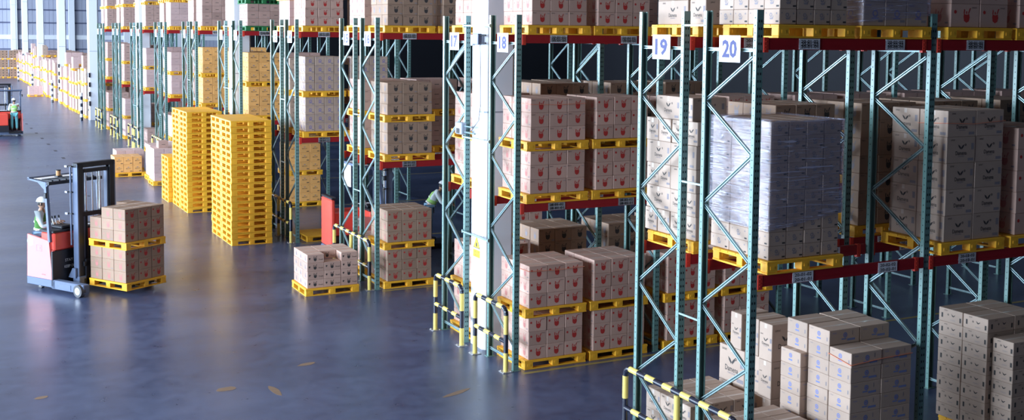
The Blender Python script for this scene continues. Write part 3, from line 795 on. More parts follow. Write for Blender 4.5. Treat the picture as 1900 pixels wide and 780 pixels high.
_c = collections.Counter((o.get('label') for o in bpy.data.objects if o.get('label') and o.parent is None)); print('DUPS', len([k for k in _c if _c[k] > 1]), [(k, v) for k, v in _c.items() if v > 1][:25], 'roots', sum(1 for o in bpy.data.objects if o.parent is None))
print('cartons', {k: len(v) for k, v in bykind.items()}, 'pallets', len(PALS))

# ------------------------------------------------------------------ stretch film wraps
def film(name, x0, x1, y0, y1, z0, z1, slant, label):
    """slant: how much higher the lower hem stands at x1 on the front"""
    bm = bmesh.new(); nx = 40; nz = 44
    per = [(x0, y1), (x0, y0), (x1, y0), (x1, y1)]
    seg = []; 
    for (xa, ya), (xb, yb) in zip(per, per[1:] + per[:1]):
        for i in range(nx): seg.append((xa + (xb - xa) * i / nx, ya + (yb - ya) * i / nx, (xb - xa, yb - ya)))
    n = len(seg); rows = []
    for k in range(nz + 1):
        row = []
        for i, (x, y, d) in enumerate(seg):
            f = (x - x0) / (x1 - x0)
            zb = z0 + slant * f
            z = zb + (z1 - zb) * k / nz
            a = .006 * math.sin(23 * z + 4 * x - 3 * y + 2 * math.sin(9 * z + x)) + .005 * math.sin(57 * z + 9 * x + 7 * y + 1.7 * math.sin(5 * x + 6 * y))
            l = math.hypot(*d); nxn, nyn = d[1] / l, -d[0] / l
            row.append(bm.verts.new((x + nxn * -a * -1, y + nyn * -a * -1, z)))
        rows.append(row)
    for k in range(nz):
        for i in range(n): bm.faces.new((rows[k][i], rows[k][(i + 1) % n], rows[k + 1][(i + 1) % n], rows[k + 1][i]))
    # folded-in top edge
    cx, cy = (x0 + x1) / 2, (y0 + y1) / 2
    ring = [bm.verts.new((cx + (v.co.x - cx) * .8, cy + (v.co.y - cy) * .8, z1 + .004)) for v in rows[-1]]
    for i in range(n): bm.faces.new((rows[-1][i], rows[-1][(i + 1) % n], ring[(i + 1) % n], ring[i]))
    me = bpy.data.meshes.new(name); bmesh.ops.recalc_face_normals(bm, faces=bm.faces); bm.to_mesh(me); bm.free()
    me.materials.append(M['film']); me.polygons.foreach_set('use_smooth', [True] * len(me.polygons))
    o = bpy.data.objects.new(name, me); C.objects.link(o); tag(o, label, 'stretch film', 'stretch film wraps'); return o
film('stretch_film', .245, 1.415, -.075, 1.145, S1 + PH + .36, S1 + PH + 1.715, .17, 'clear crinkled stretch film around the tall load, row 20 lower beams')
film('stretch_film', 1.665, 2.84, -.075, .985, S2 + PH + .04, S2 + PH + .615, .10, 'clear stretch film around the load on row 20 upper beams')
# orange straps
def strap(pts, label, r=.006):
    mb = MB()
    for a, b in zip(pts, pts[1:]): mb.bar(a, b, .014, .006, 'strap')
    tag(mb.build('strap'), label, 'strap', 'orange plastic straps')
zc = S1 + PH + 4 * .354
strap([(3.23, .45, zc + .16), (3.23, -.07, zc + .19), (3.72, -.075, zc + .17), (4.33, -.075, zc + .20)], 'orange plastic strap round the top winged cartons, row 20 lower beams')
strap([(1.59, .28, 1.66), (1.59, -.137, 1.60), (2.1, -.137, 1.63), (2.66, -.137, 1.64)], 'orange strap round the tall blue printed stack')
for k, (r, z) in enumerate(((18, S1 + PH * 2 + 5.6 * .245), (18, PH * 2 + 5.65 * .245))):
    yy = RY[18] - .10 + .01 - .012
    strap([(.262, yy + .8, z - .01), (.262, yy, z), (.8, yy, z - .015), (1.36, yy, z)], f"thin orange strap round the top left cartons, row 18 {'lower beams' if k == 0 else 'floor'}")

# ------------------------------------------------------------------ building
def plane_box(name, x0, x1, y0, y1, z0, z1, mn): 
    mb = MB(); mb.box(x0, x1, y0, y1, z0, z1, mn); return struct(mb.build(name))
plane_box('floor', -45, 62, -34, 153, -.2, 0, 'floor')
plane_box('unseen_ceiling', -1.6, 62, 2, 153, 13.0, 13.2, 'unseen_ceiling'); plane_box('unseen_ceiling', -13, 62, -34, 2, 13.0, 13.2, 'unseen_ceiling')  # unseen; near piece spread over the aisle to dim the nearest row's fronts
plane_box('unseen_wall_right', 34, 34.3, -34, 153, 0, 13, 'wall_shade_dark')  # unseen wall, set close and near-black to keep rack gaps dark
plane_box('added_dark_wall', 8.2, 34, 63.5, 63.8, 0, 13, 'wall_shade_dark')  # added partition, hides the lit back wall seen through the racks
plane_box('wall_near', -13, 60, -34, -33.7, 0, 13, 'wall_shade_dark')
# far wall: ribbed cladding + girts
mb = MB(); YW = 150.0; x = -30.0
while x < 60:
    mb.box(x, x + .46, YW, YW + .1, 0, 13, 'wall_blue'); mb.box(x + .46, x + .5, YW + .04, YW + .1, 0, 13, 'wall_blue'); x += .5
struct(mb.build('wall_back'))
for k, (z0, z1, mn, d) in enumerate(((8.05, 8.22, 'girt', .12), (6.38, 6.55, 'girt', .12), (4.33, 4.90, 'white_paint', .25), (3.0, 3.15, 'girt', .12), (9.75, 9.95, 'girt', .12))):
    mb = MB(); mb.box(-30, 60, YW - d, YW, z0, z1, mn); struct(mb.build(f'trim_{k+1}'))
for k in range(10):
    xc = .78 + 6.85 * (k - 2)
    mb = MB(); mb.box(xc - .38, xc + .38, YW - .62, YW - .26, 0, 13, 'white_paint', c=.02)
    tag(struct(mb.build('wall_column')), None, None)
# big columns between back-to-back rows
def column(yc, k):
    mb = MB(); s = .30; c = .05
    pts = [(-s, -s + c), (-s, s - c), (-s + c, s), (s - c, s), (s, s - c), (s, -s + c), (s - c, -s), (-s + c, -s)]
    mb.prism(pts, 13.0, 'white_paint', Matrix.Translation((0, 0, 0)))
    for z in (4.35, 8.6): 
        mb.prism([(x * 1.012, y_ * 1.012) for x, y_ in pts], .03, 'grey_box', Matrix.Translation((0, 0, z)))
    if k >= 3:
        for z in (.55, 1.25): mb.box(-s - .012, -s + .05, -.13, .13, z, z + .14, 'navy')
        for z in (.9, 1.5, 2.1, 2.7):
            for q in (-s + .02, s - .02): mb.box(-s - .014, -s + .06, q - .09, q + .09, z, z + .30, 'navy')
    o = struct(mb.build('column')); o.location = (.39, yc, 0)
for k in range(8): column((7.95 if k == 0 else 7.84) + 19.512 * k, k)
# warning sign on the near column
yc = 7.95; xf = .09
mb = MB(); mb.box(-.006, 0, -.20, .20, -.235, .235, 'label_white', c=.001)
o = mb.build('warning_sign'); o.location = (xf - .001, yc - .0, 1.87)
tag(o, 'white panel with yellow warning triangle on the near white column', 'sign')
mt = MB(); TT = Matrix.Translation((-.008, 0, 0)) @ Rl
mt.add([(-.15, -.03, 0), (.15, -.03, 0), (0, .21, 0)], [(0, 1, 2)], 'ink_black', TT)
mt.add([(-.125, -.017, .001), (.125, -.017, .001), (0, .185, .001)], [(0, 1, 2)], 'sign_yellow', TT)
mt.add([(x * .03, .035 + y_ * .045, .002) for x, y_ in circ(0, 0, 1, 8)], [list(range(8))], 'ink_black', TT)
part('triangle', mt.mesh('triangle'), o)
mt = MB(); mt.add([(-.15, -.20, 0), (.15, -.20, 0), (.15, -.06, 0), (-.15, -.06, 0)], [(0, 1, 2, 3)], 'sign_yellow', TT)
text(mt, 'CAUTION', .24, .045, 'ink_black', TT @ Matrix.Translation((0, -.10, .001))); text(mt, 'FORKLIFTS', .22, .035, 'ink_black', TT @ Matrix.Translation((0, -.16, .001)))
part('caution_plate', mt.mesh('caution_plate'), o)
# router box and bracket with cable
def box_thing(name, fn, label, cat, loc):
    r = empty(name, loc); fn(r); tag(r, label, cat); return r
def f1(r):
    mb = MB(); mb.box(-.10, -.02, -.12, .12, -.10, .10, 'truck_grey', c=.01); part('housing', mb.mesh('housing'), r)
    mb = MB(); mb.box(-.10, -.03, .13, .20, -.12, .08, 'paper', c=.008); part('side_panel', mb.mesh('side_panel'), r)['label'] = 'white flat panel'
    mb = MB()
    for z in (-.07, .07): mb.tube((-.05, -.12, z), (-.05, -.34, z), .014, 'truck_black', 8)
    part('antenna', mb.mesh('antenna'), r)
box_thing('wireless_box', f1, 'dark blue box with two black arms high on the near white column', 'electrical box', (.05, 7.80, 5.68))
mb = MB(); pts = [(.03, 7.82, 5.6), (.04, 7.81, 5.0), (.04, 7.80, 4.5), (.03, 7.86, 4.2), (.0, 8.1, 4.0), (-.02, 8.22, 3.95)]
mb.path([(p[0] + .03, p[1], p[2]) for p in pts], .008, 'cable'); tag(mb.build('cable'), 'grey cable hanging down the near white column from the dark box', 'cable')
def f2(r):
    mb = MB(); mb.box(-.12, -.02, -.16, .14, -.11, .11, 'grey_box', c=.015); part('housing', mb.mesh('housing'), r)
    mb = MB(); mb.box(-.125, -.119, -.07, .07, -.09, .0, 'ink_black'); part('lens_window', mb.mesh('lens_window'), r)
    mb = MB(); mb.path([(-.06, -.16, .05), (-.06, -.5, .05)], .014, 'brace'); mb.path([(-.06, -.16, -.06), (-.06, -.62, -.06)], .014, 'brace'); part('arm', mb.mesh('arm'), r)
box_thing('bracket_box', f2, 'grey bracket box with black opening on the post of row 17', 'electrical box', (-.01, RY[17] - .02, 4.03))
# bollards beside the far columns
for k in range(3, 7):
    mb = MB()
    for i in range(8): mb.tube((0, 0, i * .22), (0, 0, (i + 1) * .22), .09, ('navy', 'label_white')[i % 2], 12, cap=(i == 7))
    o = mb.build('striped_bollard'); o.location = (-.42, 66.0 + 19.5 * (k - 3) - .3, 0)
    tag(o, f"black and white striped bollard at column {['nearest', 'second', 'third', 'farthest'][k-3]} beyond the racks", 'bollard', 'striped bollards')
# floor marks
k = 0
for r in (20, 18, 16, 14, 12, 10, 8, 6, 4, 2):
    mb = MB(); mb.box(.1, 14, RY[r] - .30, RY[r] - .21, .0005, .002, 'line_yellow'); k += 1
    o = struct(mb.build('floor_marking'))
for (x, y_, w, d, a, mn) in ((-4.6, 7.4, .34, .22, .3, 'mark_tan'), (-3.05, 8.2, .36, .16, .2, 'mark_tan'), (-3.95, 7.0, .14, .55, .1, 'mark_tan'), (-1.35, 5.6, .6, .12, .4, 'mark_tan'),
                             (-4.35, 30.6, .25, .12, .5, 'mark_tan'), (-7.3, 8.2, .2, .14, .2, 'mark_tan'), (-4.0, 31.0, .10, .35, 0, 'mark_dark')):
    mb = MB(); n = 9; pts = [(w * .5 * (1 + random.uniform(-.3, .25)) * math.cos(2 * PI * i / n), d * .5 * (1 + random.uniform(-.3, .25)) * math.sin(2 * PI * i / n)) for i in range(n)]
    mb.prism(pts, .0015, mn, Matrix.Translation((0, 0, .0004))); o = struct(mb.build('floor_marking')); o.location = (x, y_, 0); o.rotation_euler = (0, 0, a)
for i in range(12):
    mb = MB(); mb.box(-.07, .07, -.35, .35, .0004, .002, 'mark_dark'); o = struct(mb.build('floor_marking')); o.location = (-3.55 - .02 * i, 37.0 + 3.4 * i, 0)

# ------------------------------------------------------------------ people
def skinmesh(verts, edges, radii, root=0, sub=2):
    me = bpy.data.meshes.new('sk'); me.from_pydata(verts, edges, [])
    o = bpy.data.objects.new('sk', me); C.objects.link(o)
    md = o.modifiers.new('s', 'SKIN'); md.use_smooth_shade = True
    sv = me.skin_vertices[0].data
    for i, r in enumerate(radii): sv[i].radius = (r, r) if not isinstance(r, tuple) else r; sv[i].use_root = (i == root)
    ss = o.modifiers.new('u', 'SUBSURF'); ss.levels = ss.render_levels = sub
    dg = bpy.context.evaluated_depsgraph_get(); out = bpy.data.meshes.new_from_object(o.evaluated_get(dg))
    bpy.data.objects.remove(o); bpy.data.meshes.remove(me); return out
def person(name_label, loc, rz, J, vest, trousers, scale=1.0, group=None):
    """J: joints in local space (facing +x): pelvis, chest, neck, head, per side s in 'LR': sh, el, wr, hip, kn, an"""
    root = empty('person', loc, rz); root.scale = (scale,) * 3
    P = {k: Vector(v) for k, v in J.items() if isinstance(v, tuple)}
    V, E, R = [], [], []
    def v(p, r): V.append(tuple(p)); R.append(r); return len(V) - 1
    def e(a, b): E.append((a, b))
    pel = v(P['pelvis'], .115); sp = v((P['pelvis'] + P['chest']) / 2, .11); ch = v(P['chest'], .125); nk0 = v(P['neck'], .058); nk = v(P['neck'] + (P['head'] - P['neck']) * .5, .05)
    e(pel, sp); e(sp, ch); e(ch, nk0); e(nk0, nk)
    for s in 'LR':
        a = v(P['sh' + s], .058); b = v(P['el' + s], .042); c = v(P['wr' + s], .028); e(ch, a); e(a, b); e(b, c)
        d = (P['wr' + s] - P['el' + s]).normalized(); up = Vector((0, 0, 1)); side = d.cross(up)
        side = side.normalized() if side.length > .1 else Vector((0, 1, 0)); nrm = side.cross(d)
        pm = v(P['wr' + s] + d * .06, (.036, .02)); e(c, pm)
        for q, ln in ((-.030, .060), (-.010, .072), (.010, .068), (.030, .052)):
            k1 = v(P['wr' + s] + d * .10 + side * q, .0095); k2 = v(P['wr' + s] + d * (.10 + ln * .55) + side * q - nrm * .018, .0088); k3 = v(P['wr' + s] + d * (.10 + ln * .8) + side * q - nrm * .045, .008)
            e(pm, k1); e(k1, k2); e(k2, k3)
        sg = 1 if s == 'L' else -1
        t1 = v(P['wr' + s] + d * .045 - side * .045 * sg, .011); t2 = v(P['wr' + s] + d * .085 - side * .058 * sg - nrm * .02, .009); e(pm, t1); e(t1, t2)
        h = v(P['hip' + s], .085); kn = v(P['kn' + s], .056); an = v(P['an' + s], .038); e(pel, h); e(h, kn); e(kn, an)
    body = skinmesh(V, E, R)
    bm = bmesh.new(); bm.from_mesh(body)
    # head with face
    hd = P['head']; hT = Matrix.Translation(hd) @ Matrix.Rotation(J.get('turn', 0), 4, 'Z') @ Matrix.Rotation(J.get('nod', 0), 4, 'Y')
    ret = bmesh.ops.create_uvsphere(bm, u_segments=24, v_segments=18, radius=1)
    for vv in ret['verts']:
        x, y_, z = vv.co
        fx = .098 * x * (1.0 if x < 0 else .92); fy = .076 * y_ * (1 - .18 * max(0, -z)); fz = .120 * z
        if x > .6 and abs(y_) < .22 and -.25 < z < .12: fx += .022 * (1 - abs(y_) / .22) * (1 if z < 0 else .5)   # nose
        if x > .5 and z < -.6: fx += .012
        if x > .7 and .05 < z < .25 and .2 < abs(y_) < .55: fx -= .008
        vv.co = hT @ Vector((fx, fy, fz))
    for sgn in (-1, 1):
        r2 = bmesh.ops.create_uvsphere(bm, u_segments=8, v_segments=6, radius=1)
        for vv in r2['verts']: vv.co = hT @ Vector((-.005 + .016 * vv.co.x, sgn * .077 + .009 * vv.co.y, -.01 + .03 * vv.co.z))
    nb = len(bm.faces)
    def blob(c, s, mi):
        r2 = bmesh.ops.create_uvsphere(bm, u_segments=8, v_segments=6, radius=1); 
        for vv in r2['verts']: vv.co = hT @ Vector((c[0] + s[0] * vv.co.x, c[1] + s[1] * vv.co.y, c[2] + s[2] * vv.co.z))
        for f in {f for vv in r2['verts'] for f in vv.link_faces}: f.material_index = mi
    for sgn in (-1, 1):
        blob((.082, sgn * .030, .012), (.008, .012, .006), 1); blob((.086, sgn * .030, .030), (.006, .016, .003), 1)
    blob((.086, 0, -.062), (.008, .024, .006), 2)
    me = bpy.data.meshes.new('body'); bm.to_mesh(me); bm.free(); bpy.data.meshes.remove(body)
    me.materials.clear()
    for q in ('skin', 'hair', 'ink_red'): me.materials.append(M[q])
    me.polygons.foreach_set('use_smooth', [True] * len(me.polygons))
    part('body', me, root)
    # shirt
    V, E, R = [], [], []
    pel = v(P['pelvis'] + Vector((0, 0, .02)), .145); sp = v((P['pelvis'] + P['chest']) / 2, .138); ch = v(P['chest'], .150); n0 = v(P['neck'] - Vector((0, 0, .02)), .07)
    e(pel, sp); e(sp, ch); e(ch, n0)
    for s in 'LR':
        a = v(P['sh' + s], .078); b = v(P['el' + s], .060); c = v(P['el' + s].lerp(P['wr' + s], .85), .043); e(ch, a); e(a, b); e(b, c)
    sm = skinmesh(V, E, R); sm.materials.clear(); sm.materials.append(M['shirt']); part('shirt', sm, root)
    # vest
    V, E, R = [], [], []
    pel = v(P['pelvis'] + Vector((0, 0, .03)), .158); sp = v((P['pelvis'] + P['chest']) / 2, .150); ch = v(P['chest'] + Vector((0, 0, .0)), .162); e(pel, sp); e(sp, ch)
    for s in 'LR':
        a = v(P['sh' + s].lerp(P['chest'], .35) + Vector((0, 0, .02)), .088); e(ch, a)
    vm = skinmesh(V, E, R); vm.materials.clear(); vm.materials.append(M[vest]); vo = part('vest', vm, root)
    mb = MB(); up = (P['chest'] - P['pelvis']).normalized()
    for t in (.25, .72):
        c0 = P['pelvis'].lerp(P['chest'], t); mb.tube(c0 - up * .02, c0 + up * .02, .158, 'silver', 20)
    part('reflective_band', mb.mesh('reflective_band', True), vo)
    # trousers
    V, E, R = [], [], []
    pel = v(P['pelvis'], .138); 
    for s in 'LR':
        h = v(P['hip' + s], .103); kn = v(P['kn' + s], .076); an = v(P['kn' + s].lerp(P['an' + s], .93), .066); e(pel, h); e(h, kn); e(kn, an)
    tm = skinmesh(V, E, R); tm.materials.clear(); tm.materials.append(M[trousers]); part('trousers', tm, root)
    for s in 'LR':
        bm = bmesh.new(); r2 = bmesh.ops.create_uvsphere(bm, u_segments=14, v_segments=10, radius=1); a = P['an' + s]
        for vv in bm.verts:
            vv.co = Vector((a.x + .05 + .145 * vv.co.x, a.y + .05 * vv.co.y, a.z - .03 + .055 * max(vv.co.z, -.9) * (1 if vv.co.x < .1 else .75)))
        sh = bpy.data.meshes.new('shoe'); bm.to_mesh(sh); bm.free(); sh.materials.append(M['shoe']); part('shoe', sh, root)
    # hair + helmet
    bm = bmesh.new(); bmesh.ops.create_uvsphere(bm, u_segments=20, v_segments=14, radius=1)
    bmesh.ops.delete(bm, geom=[vv for vv in bm.verts if (vv.co.x > .35 and vv.co.z < .35) or vv.co.z < -.55], context='VERTS')
    for vv in bm.verts: vv.co = hT @ Vector((.106 * vv.co.x, .083 * vv.co.y, .124 * vv.co.z + .004))
    hm = bpy.data.meshes.new('hair'); bm.to_mesh(hm); bm.free(); hm.materials.append(M['hair']); part('hair', hm, root)
    bm = bmesh.new(); bmesh.ops.create_uvsphere(bm, u_segments=24, v_segments=16, radius=1)
    bmesh.ops.delete(bm, geom=[vv for vv in bm.verts if vv.co.z < -.02], context='VERTS')
    for vv in bm.verts: vv.co = Vector((.128 * vv.co.x, .105 * vv.co.y, .108 * vv.co.z + .045))
    n = 24; ring = [bm.verts.new((.128 * math.cos(2 * PI * i / n), .105 * math.sin(2 * PI * i / n), .044)) for i in range(n)]
    ring2 = [bm.verts.new(((.142 + (.04 if math.cos(2 * PI * i / n) > .3 else 0)) * math.cos(2 * PI * i / n), .118 * math.sin(2 * PI * i / n), .034)) for i in range(n)]
    for i in range(n): bm.faces.new((ring[i], ring[(i + 1) % n], ring2[(i + 1) % n], ring2[i]))
    for vv in bm.verts: vv.co = hT @ vv.co
    km = bpy.data.meshes.new('helmet'); bm.to_mesh(km); bm.free(); km.materials.append(M['helmet']); km.polygons.foreach_set('use_smooth', [True] * len(km.polygons)); part('helmet', km, root)
    tag(root, name_label, 'person', group)
    return root
STAND = dict(pelvis=(0, 0, .95), chest=(.02, 0, 1.30), neck=(.02, 0, 1.47), head=(.04, 0, 1.63),
             shL=(.0, .19, 1.42), elL=(.06, .25, 1.14), wrL=(.25, .20, 1.12), shR=(.0, -.19, 1.42), elR=(.06, -.25, 1.14), wrR=(.25, -.20, 1.12),
             hipL=(0, .10, .90), knL=(.02, .12, .50), anL=(0, .12, .09), hipR=(0, -.10, .90), knR=(.02, -.12, .50), anR=(0, -.12, .09))

# ------------------------------------------------------------------ reach trucks
def wheel(mb, x, y_, r, w):
    mb.tube((x, y_ - w / 2, r), (x, y_ + w / 2, r), r, 'rubber', 24)
    mb.tube((x, y_ - w / 2 - .004, r), (x, y_ - w / 2 + .01, r), r * .62, 'rim', 20)
    mb.tube((x, y_ - w / 2 - .01, r), (x, y_ - w / 2 + .01, r), r * .25, 'steel', 12)
def reach_truck(lab, loc, rz, mast_h=2.80, num='05', forks=True, fork_z=.12):
    R = empty('reach_truck', loc, rz)
    def P(name, fn, parent=R, smooth=False, label=None):
        mb = MB(); fn(mb); o = part(name, mb.mesh(name, smooth), parent)
        if label: o['label'] = re.sub(r'\b\d+\b', lambda q: nword(int(q.group())), label)
        return o
    def chassis(mb):
        mb.box(-.34, .53, .0, 1.42, .09, .27, 'truck_grey', c=.015); mb.box(-.46, -.33, .08, .72, .16, .268, 'truck_black', c=.01)
        mb.box(.50, .56, .0, 1.42, .12, .90, 'truck_black', c=.01)
        mb.box(-.62, .50, .72, 1.42, .27, .60, 'truck_black', c=.01)
    P('chassis', chassis)
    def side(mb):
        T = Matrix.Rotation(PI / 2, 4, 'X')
        mb.prism([(-.32, .27), (.54, .27), (.44, 1.12), (-.29, 1.22)], .05, 'truck_red_glare', Matrix.Translation((0, .05, 0)) @ T)
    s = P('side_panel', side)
    def badge(mb):
        T = Matrix.Translation((0, -.002, 0)) @ Matrix.Rotation(PI / 2, 4, 'X')
        c = circ(-.19, 1.06, .105, 20); mb.add([(x, z, 0) for x, z in c], [list(range(20))], 'paper', T)
        text(mb, num, .11, .10, 'ink_grey', T @ Matrix.Translation((-.19, 1.06, .0015)), .01)
        text(mb, 'RTW', .12, .035, 'ink_grey', T @ Matrix.Translation((.25, .36, .0015)))
        for x0, x1, z0, z1 in ((.02, .20, .87, .875), (.02, .20, 1.0, 1.005), (.02, .025, .87, 1.0), (.195, .20, .87, 1.0), (.13, .15, .92, .96)):
            mb.add([(x0, z0, .001), (x1, z0, .001), (x1, z1, .001), (x0, z1, .001)], [(0, 1, 2, 3)], 'ink_grey', T)
    P('number_badge', badge, s, label='white round badge with a number')
    def hood(mb):
        mb.box(.10, .56, .05, 1.42, .90, 1.30, 'truck_red', c=.03)
        for i in range(5): mb.box(.555, .565, .50, .72, 1.10 + i * .03, 1.112 + i * .03, 'paper')
        mb.box(-.60, .12, .74, 1.42, .60, 1.22, 'truck_red', c=.03)
    P('hood', hood)
    P('dashboard', lambda mb: (mb.box(.08, .56, .03, 1.44, 1.30, 1.35, 'truck_black', c=.01), mb.box(.12, .5, .30, .62, 1.35, 1.42, 'truck_black', c=.02)))
    P('front_lettering', lambda mb: (text(mb, 'STAY', .20, .06, 'paper', Matrix.Translation((.562, .42, .66)) @ Matrix.Rotation(PI / 2, 4, 'Z') @ Matrix.Rotation(PI / 2, 4, 'X')),
                                     text(mb, 'KEEP OFF', .30, .06, 'paper', Matrix.Translation((.562, .45, .52)) @ Matrix.Rotation(PI / 2, 4, 'Z') @ Matrix.Rotation(PI / 2, 4, 'X'))))
    P('notepad', lambda mb: mb.box(.16, .46, .72, 1.12, 1.352, 1.362, 'paper'))
    for y_ in (.36, .44, .54):
        def lev(mb, y_=y_): mb.tube((.14, y_, 1.40), (.08, y_, 1.56), .009, 'steel', 8); mb.tube((.085, y_, 1.545), (.07, y_, 1.60), .02, 'truck_black', 10)
        P('lever', lev)
    # overhead guard
    def og(mb):
        for x, y_ in ((.36, .03), (.36, 1.38)): mb.bar((x + .09, y_, 1.10), (x - .02, y_, 2.42), .07, .07, 'truck_grey')
        T = Matrix.Rotation(PI / 2, 4, 'X')
        for y_ in (.0, 1.35): mb.prism([(-.25, 2.47), (.45, 2.41), (.42, 2.34), (.30, 2.26), (.10, 2.40), (-.25, 2.44)], .06, 'truck_grey', Matrix.Translation((0, y_ + .06, 0)) @ T)
        mb.box(-.25, -.19, 0, 1.41, 2.43, 2.49, 'truck_grey'); mb.box(.40, .48, 0, 1.41, 2.36, 2.43, 'truck_black')
        for i in range(7): mb.box(-.2, .42, .12 + i * .18, .16 + i * .18, 2.42, 2.45, 'truck_black')
        mb.box(-.17, .10, .10, 1.25, 2.455, 2.462, 'paper')
    P('overhead_guard', og)
    P('beacon', lambda mb: (mb.box(-.02, .10, .52, .64, 2.46, 2.49, 'truck_black'), mb.tube((.04, .58, 2.49), (.04, .58, 2.60), .05, 'beacon', 16), mb.tube((.04, .58, 2.60), (.04, .58, 2.62), .056, 'truck_black', 16)), smooth=False)
    P('mirror', lambda mb: (mb.bar((.40, .02, 2.2), (.46, -.06, 2.16), .015, .015, 'truck_black'), mb.box(.42, .50, -.10, -.05, 2.08, 2.20, 'truck_black', c=.01)))
    # legs + wheels
    for y_ in (0.0, 1.76):
        P('outrigger_leg', lambda mb, y_=y_: (mb.box(.5, 1.56, y_, y_ + .16, .07, .27, 'truck_grey', c=.015), mb.box(.75, 1.15, y_ - .008, y_, .11, .22, 'truck_grey', c=.003), mb.box(.5, .62, min(y_, 1.3), y_ + .16, .09, .26, 'truck_grey')))
        P('front_wheel', lambda mb, y_=y_: wheel(mb, 1.43, y_ - .0 if y_ == 0 else y_ + .08, .135, .11))
    P('rear_wheel', lambda mb: wheel(mb, -.05, .16, .09, .08)); P('drive_wheel', lambda mb: wheel(mb, -.2, 1.1, .12, .09))
    # mast
    MX, y0, y1 = .70, .44, 1.46
    def outer(mb):
        for ya, s_ in ((y0, 1), (y1, -1)):
            mb.box(MX, MX + .16, min(ya, ya + s_ * .03), max(ya, ya + s_ * .03), .12, mast_h, 'truck_grey')
            for x in (MX, MX + .13): mb.box(x, x + .03, min(ya + s_ * .03, ya + s_ * .15), max(ya + s_ * .03, ya + s_ * .15), .12, mast_h, 'truck_black')
        mb.box(MX, MX + .16, y0, y1, mast_h - .08, mast_h + .03, 'truck_black', c=.01)
        mb.box(MX + .10, MX + .16, y0 + .1, y1 - .1, mast_h - 1.17, mast_h - 1.07, 'truck_black', c=.01)
        mb.box(MX - .02, MX + .2, y0 - .02, y1 + .02, .10, .30, 'truck_grey', c=.01)
        mb.prism([(-.1, 0), (.14, 0), (.14, .22), (.04, .22)], .06, 'truck_grey', Matrix.Translation((MX - .02, y0, .27)) @ Matrix.Rotation(PI / 2, 4, 'X'))
    P('outer_mast', outer)
    def inner(mb):
        for ya in (y0 + .17, y1 - .21): mb.box(MX + .03, MX + .13, ya, ya + .04, .15, mast_h - .12, 'truck_grey')
        mb.box(MX + .03, MX + .13, y0 + .17, y1 - .17, mast_h - .2, mast_h - .12, 'truck_black')
    P('inner_mast', inner)
    for ya in (y0 + .30, y1 - .34): P('lift_cylinder', lambda mb, ya=ya: (mb.tube((MX + .05, ya, .2), (MX + .05, ya, mast_h * .62), .035, 'truck_black', 14), mb.tube((MX + .05, ya, mast_h * .62), (MX + .05, ya, mast_h - .14), .022, 'chrome', 12)))
    for ya in (y0 + .42, y1 - .46): P('lift_chain', lambda mb, ya=ya: mb.box(MX + .10, MX + .108, ya, ya + .03, .3, mast_h - .15, 'chrome'))
    for z in (mast_h - .05, mast_h - .62, mast_h - 1.1):
        P('hose_bracket', lambda mb, z=z: (mb.box(MX - .16, MX + .02, y0 - .05, y0 + .02, z - .012, z + .012, 'truck_black'), mb.box(MX - .18, MX - .10, y0 - .07, y0 + .0, z - .02, z + .02, 'chrome')))
    P('hose', lambda mb: mb.path([(MX - .03, y0 - .03, 1.0), (MX - .03, y0 - .03, mast_h - .05)], .02, 'truck_grey'))
    P('carriage', lambda mb: (mb.box(MX + .17, MX + .21, .55, 1.66, fork_z + .03, fork_z + .12, 'truck_black'), mb.box(MX + .17, MX + .21, .55, 1.66, fork_z + .40, fork_z + .50, 'truck_black'), mb.box(MX + .13, MX + .21, .60, .70, fork_z, fork_z + .55, 'truck_black'), mb.box(MX + .13, MX + .21, 1.5, 1.6, fork_z, fork_z + .55, 'truck_black')))
    for ya in (.84, 1.38): P('fork', lambda mb, ya=ya: (mb.box(MX + .21, MX + .25, ya, ya + .12, fork_z, fork_z + .5, 'truck_black'), mb.box(MX + .21, MX + 1.35, ya, ya + .12, fork_z + .008, fork_z + .045, 'truck_black')))
    tag(R, lab, 'forklift', 'red reach trucks'); return R
reach_truck('red reach truck with round number badge carrying two loaded pallets on the open floor', OR, ANG, fork_z=.125)
def local(T, p): return T @ Vector(p)
d1 = dict(STAND); 
p0 = TR @ Vector((-.27, .33, .27))
d1.update(wrL=(.40, .06, 1.20), elL=(.14, .22, 1.12), wrR=(.38, -.12, 1.18), elR=(.12, -.24, 1.12), nod=.12)
person('person in white helmet and dark green vest driving the near reach truck', p0, ANG + .6, d1, 'vest_green', 'jeans', .98)
# far truck, at the left edge
H2 = PI / 2 + .05
reach_truck('red reach truck far off at the left picture edge, seen from behind', (-4.45, 56.2, 0), H2, mast_h=2.75, num='03')
T2 = T0(-4.45, 56.2, 0, H2); p0 = T2 @ Vector((-.28, .42, .27))
person('person in white helmet, lime vest and teal trousers standing on the far truck', p0, H2 - .05, dict(STAND), 'vest_lime', 'trousers', 1.0)
# truck between rows 15 and 14
TK3 = reach_truck('red reach truck half hidden in the aisle between rows 15 and 14', (.80, 16.0, 0), 0.0, mast_h=2.9, num='07')
p0 = (.10, 16.36, .27)
mb = MB(); mb.box(-.72, -.61, .60, 1.42, .34, 1.56, 'truck_red', c=.03); mb.box(-.73, -.61, .60, 1.42, .10, .34, 'truck_grey', c=.02); mb.box(-.72, -.58, .58, 1.42, 1.56, 1.62, 'truck_black', c=.02); part('rear_cover', mb.mesh('rear_cover'), TK3)
mb = MB(); mb.box(-.20, -.18, .62, 1.34, 1.86, 2.42, 'paper'); p_ = part('cab_sheet', mb.mesh('cab_sheet'), TK3); p_['label'] = 'pale sheet hanging under the guard'
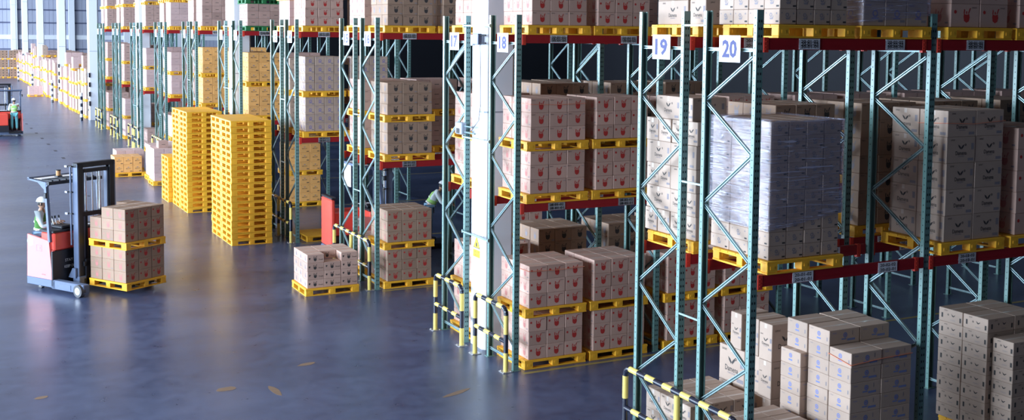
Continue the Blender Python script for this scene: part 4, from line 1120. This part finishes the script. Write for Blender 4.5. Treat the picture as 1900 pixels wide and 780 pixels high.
# bent worker further in the same aisle
d3 = dict(STAND); d3.update(chest=(.16, 0, 1.22), neck=(.27, 0, 1.36), head=(.36, 0, 1.50), shL=(.20, .19, 1.32), shR=(.20, -.19, 1.32), elL=(.34, .24, 1.06), elR=(.34, -.24, 1.06), wrL=(.55, .16, 1.02), wrR=(.55, -.16, 1.02), nod=.35)
person('person in lime vest and pale jeans leaning over behind row 16', (3.12, 17.5, .15), -.35, d3, 'vest_lime', 'jeans', 1.0)
mb = MB(); mb.box(2.95, 3.7, 17.1, 17.9, 0, .14, 'truck_black', c=.02); tag(mb.build('step_platform'), 'low black platform under the leaning worker behind row 16', 'platform')

# ------------------------------------------------------------------ camera, light
cam = bpy.data.cameras.new('camera'); co = bpy.data.objects.new('camera', cam); C.objects.link(co)
yaw, pitch, roll = .48384, .07291, .01075
f = Vector((math.sin(yaw) * math.cos(pitch), math.cos(yaw) * math.cos(pitch), -math.sin(pitch)))
r = Vector((math.cos(yaw), -math.sin(yaw), 0)); u = r.cross(f)
r2 = r * math.cos(roll) + u * math.sin(roll); u2 = -r * math.sin(roll) + u * math.cos(roll)
Mw = Matrix((r2, u2, -f)).transposed().to_4x4(); Mw.translation = CAM; co.matrix_world = Mw
cam.sensor_width = 36; cam.sensor_fit = 'HORIZONTAL'; cam.lens = 2120.312 / 1900 * 36
cam.shift_x = -(986.068 - 950) / 1900; cam.shift_y = (216.677 - 390) / 1900
cam.clip_end = 500; bpy.context.scene.camera = co

# long band of windows and dock doors in the left side of the hall
wl = bpy.data.lights.new('window_band', 'AREA'); wo = bpy.data.objects.new('window_band', wl); C.objects.link(wo)
wl.shape = 'RECTANGLE'; WY0, WY1 = -9.0, 146.0
wl.size = 11.0; wl.size_y = WY1 - WY0; wl.energy = 110000; wl.color = (.80, 1.0, 1.22)
wo.location = (-32, (WY0 + WY1) / 2, 8.0); wo.rotation_euler = (0, -PI / 2, 0)     # shines towards +X
sk = bpy.data.lights.new('far_fill_light', 'AREA'); ko = bpy.data.objects.new('far_fill_light', sk); C.objects.link(ko)  # added overhead light, unseen, brightens the far wall and floor
sk.shape = 'RECTANGLE'; sk.size = 12; sk.size_y = 75; sk.energy = 3000; sk.color = (.86, .93, 1.0); ko.location = (-7.5, 108, 13.5)
w = bpy.data.worlds.new('world'); bpy.context.scene.world = w; w.use_nodes = True
WN, WL = w.node_tree.nodes, w.node_tree.links      # overcast sky: zenith brighter than the horizon
bg = WN['Background']; bg.inputs['Color'].default_value = (1.0, .88, .78, 1)
wt = WN.new('ShaderNodeTexCoord'); ws = WN.new('ShaderNodeSeparateXYZ'); wm = WN.new('ShaderNodeMapRange')
WL.new(wt.outputs['Generated'], ws.inputs['Vector']); WL.new(ws.outputs['Z'], wm.inputs['Value'])
wm.inputs['From Min'].default_value = 0.0; wm.inputs['From Max'].default_value = 1.0
wm.inputs['To Min'].default_value = .05; wm.inputs['To Max'].default_value = .72
WL.new(wm.outputs['Result'], bg.inputs['Strength'])

vs = bpy.context.scene.view_settings; vs.view_transform = 'Standard'; vs.look = 'None'; vs.exposure = 0; vs.gamma = 1; vs.use_curve_mapping = False
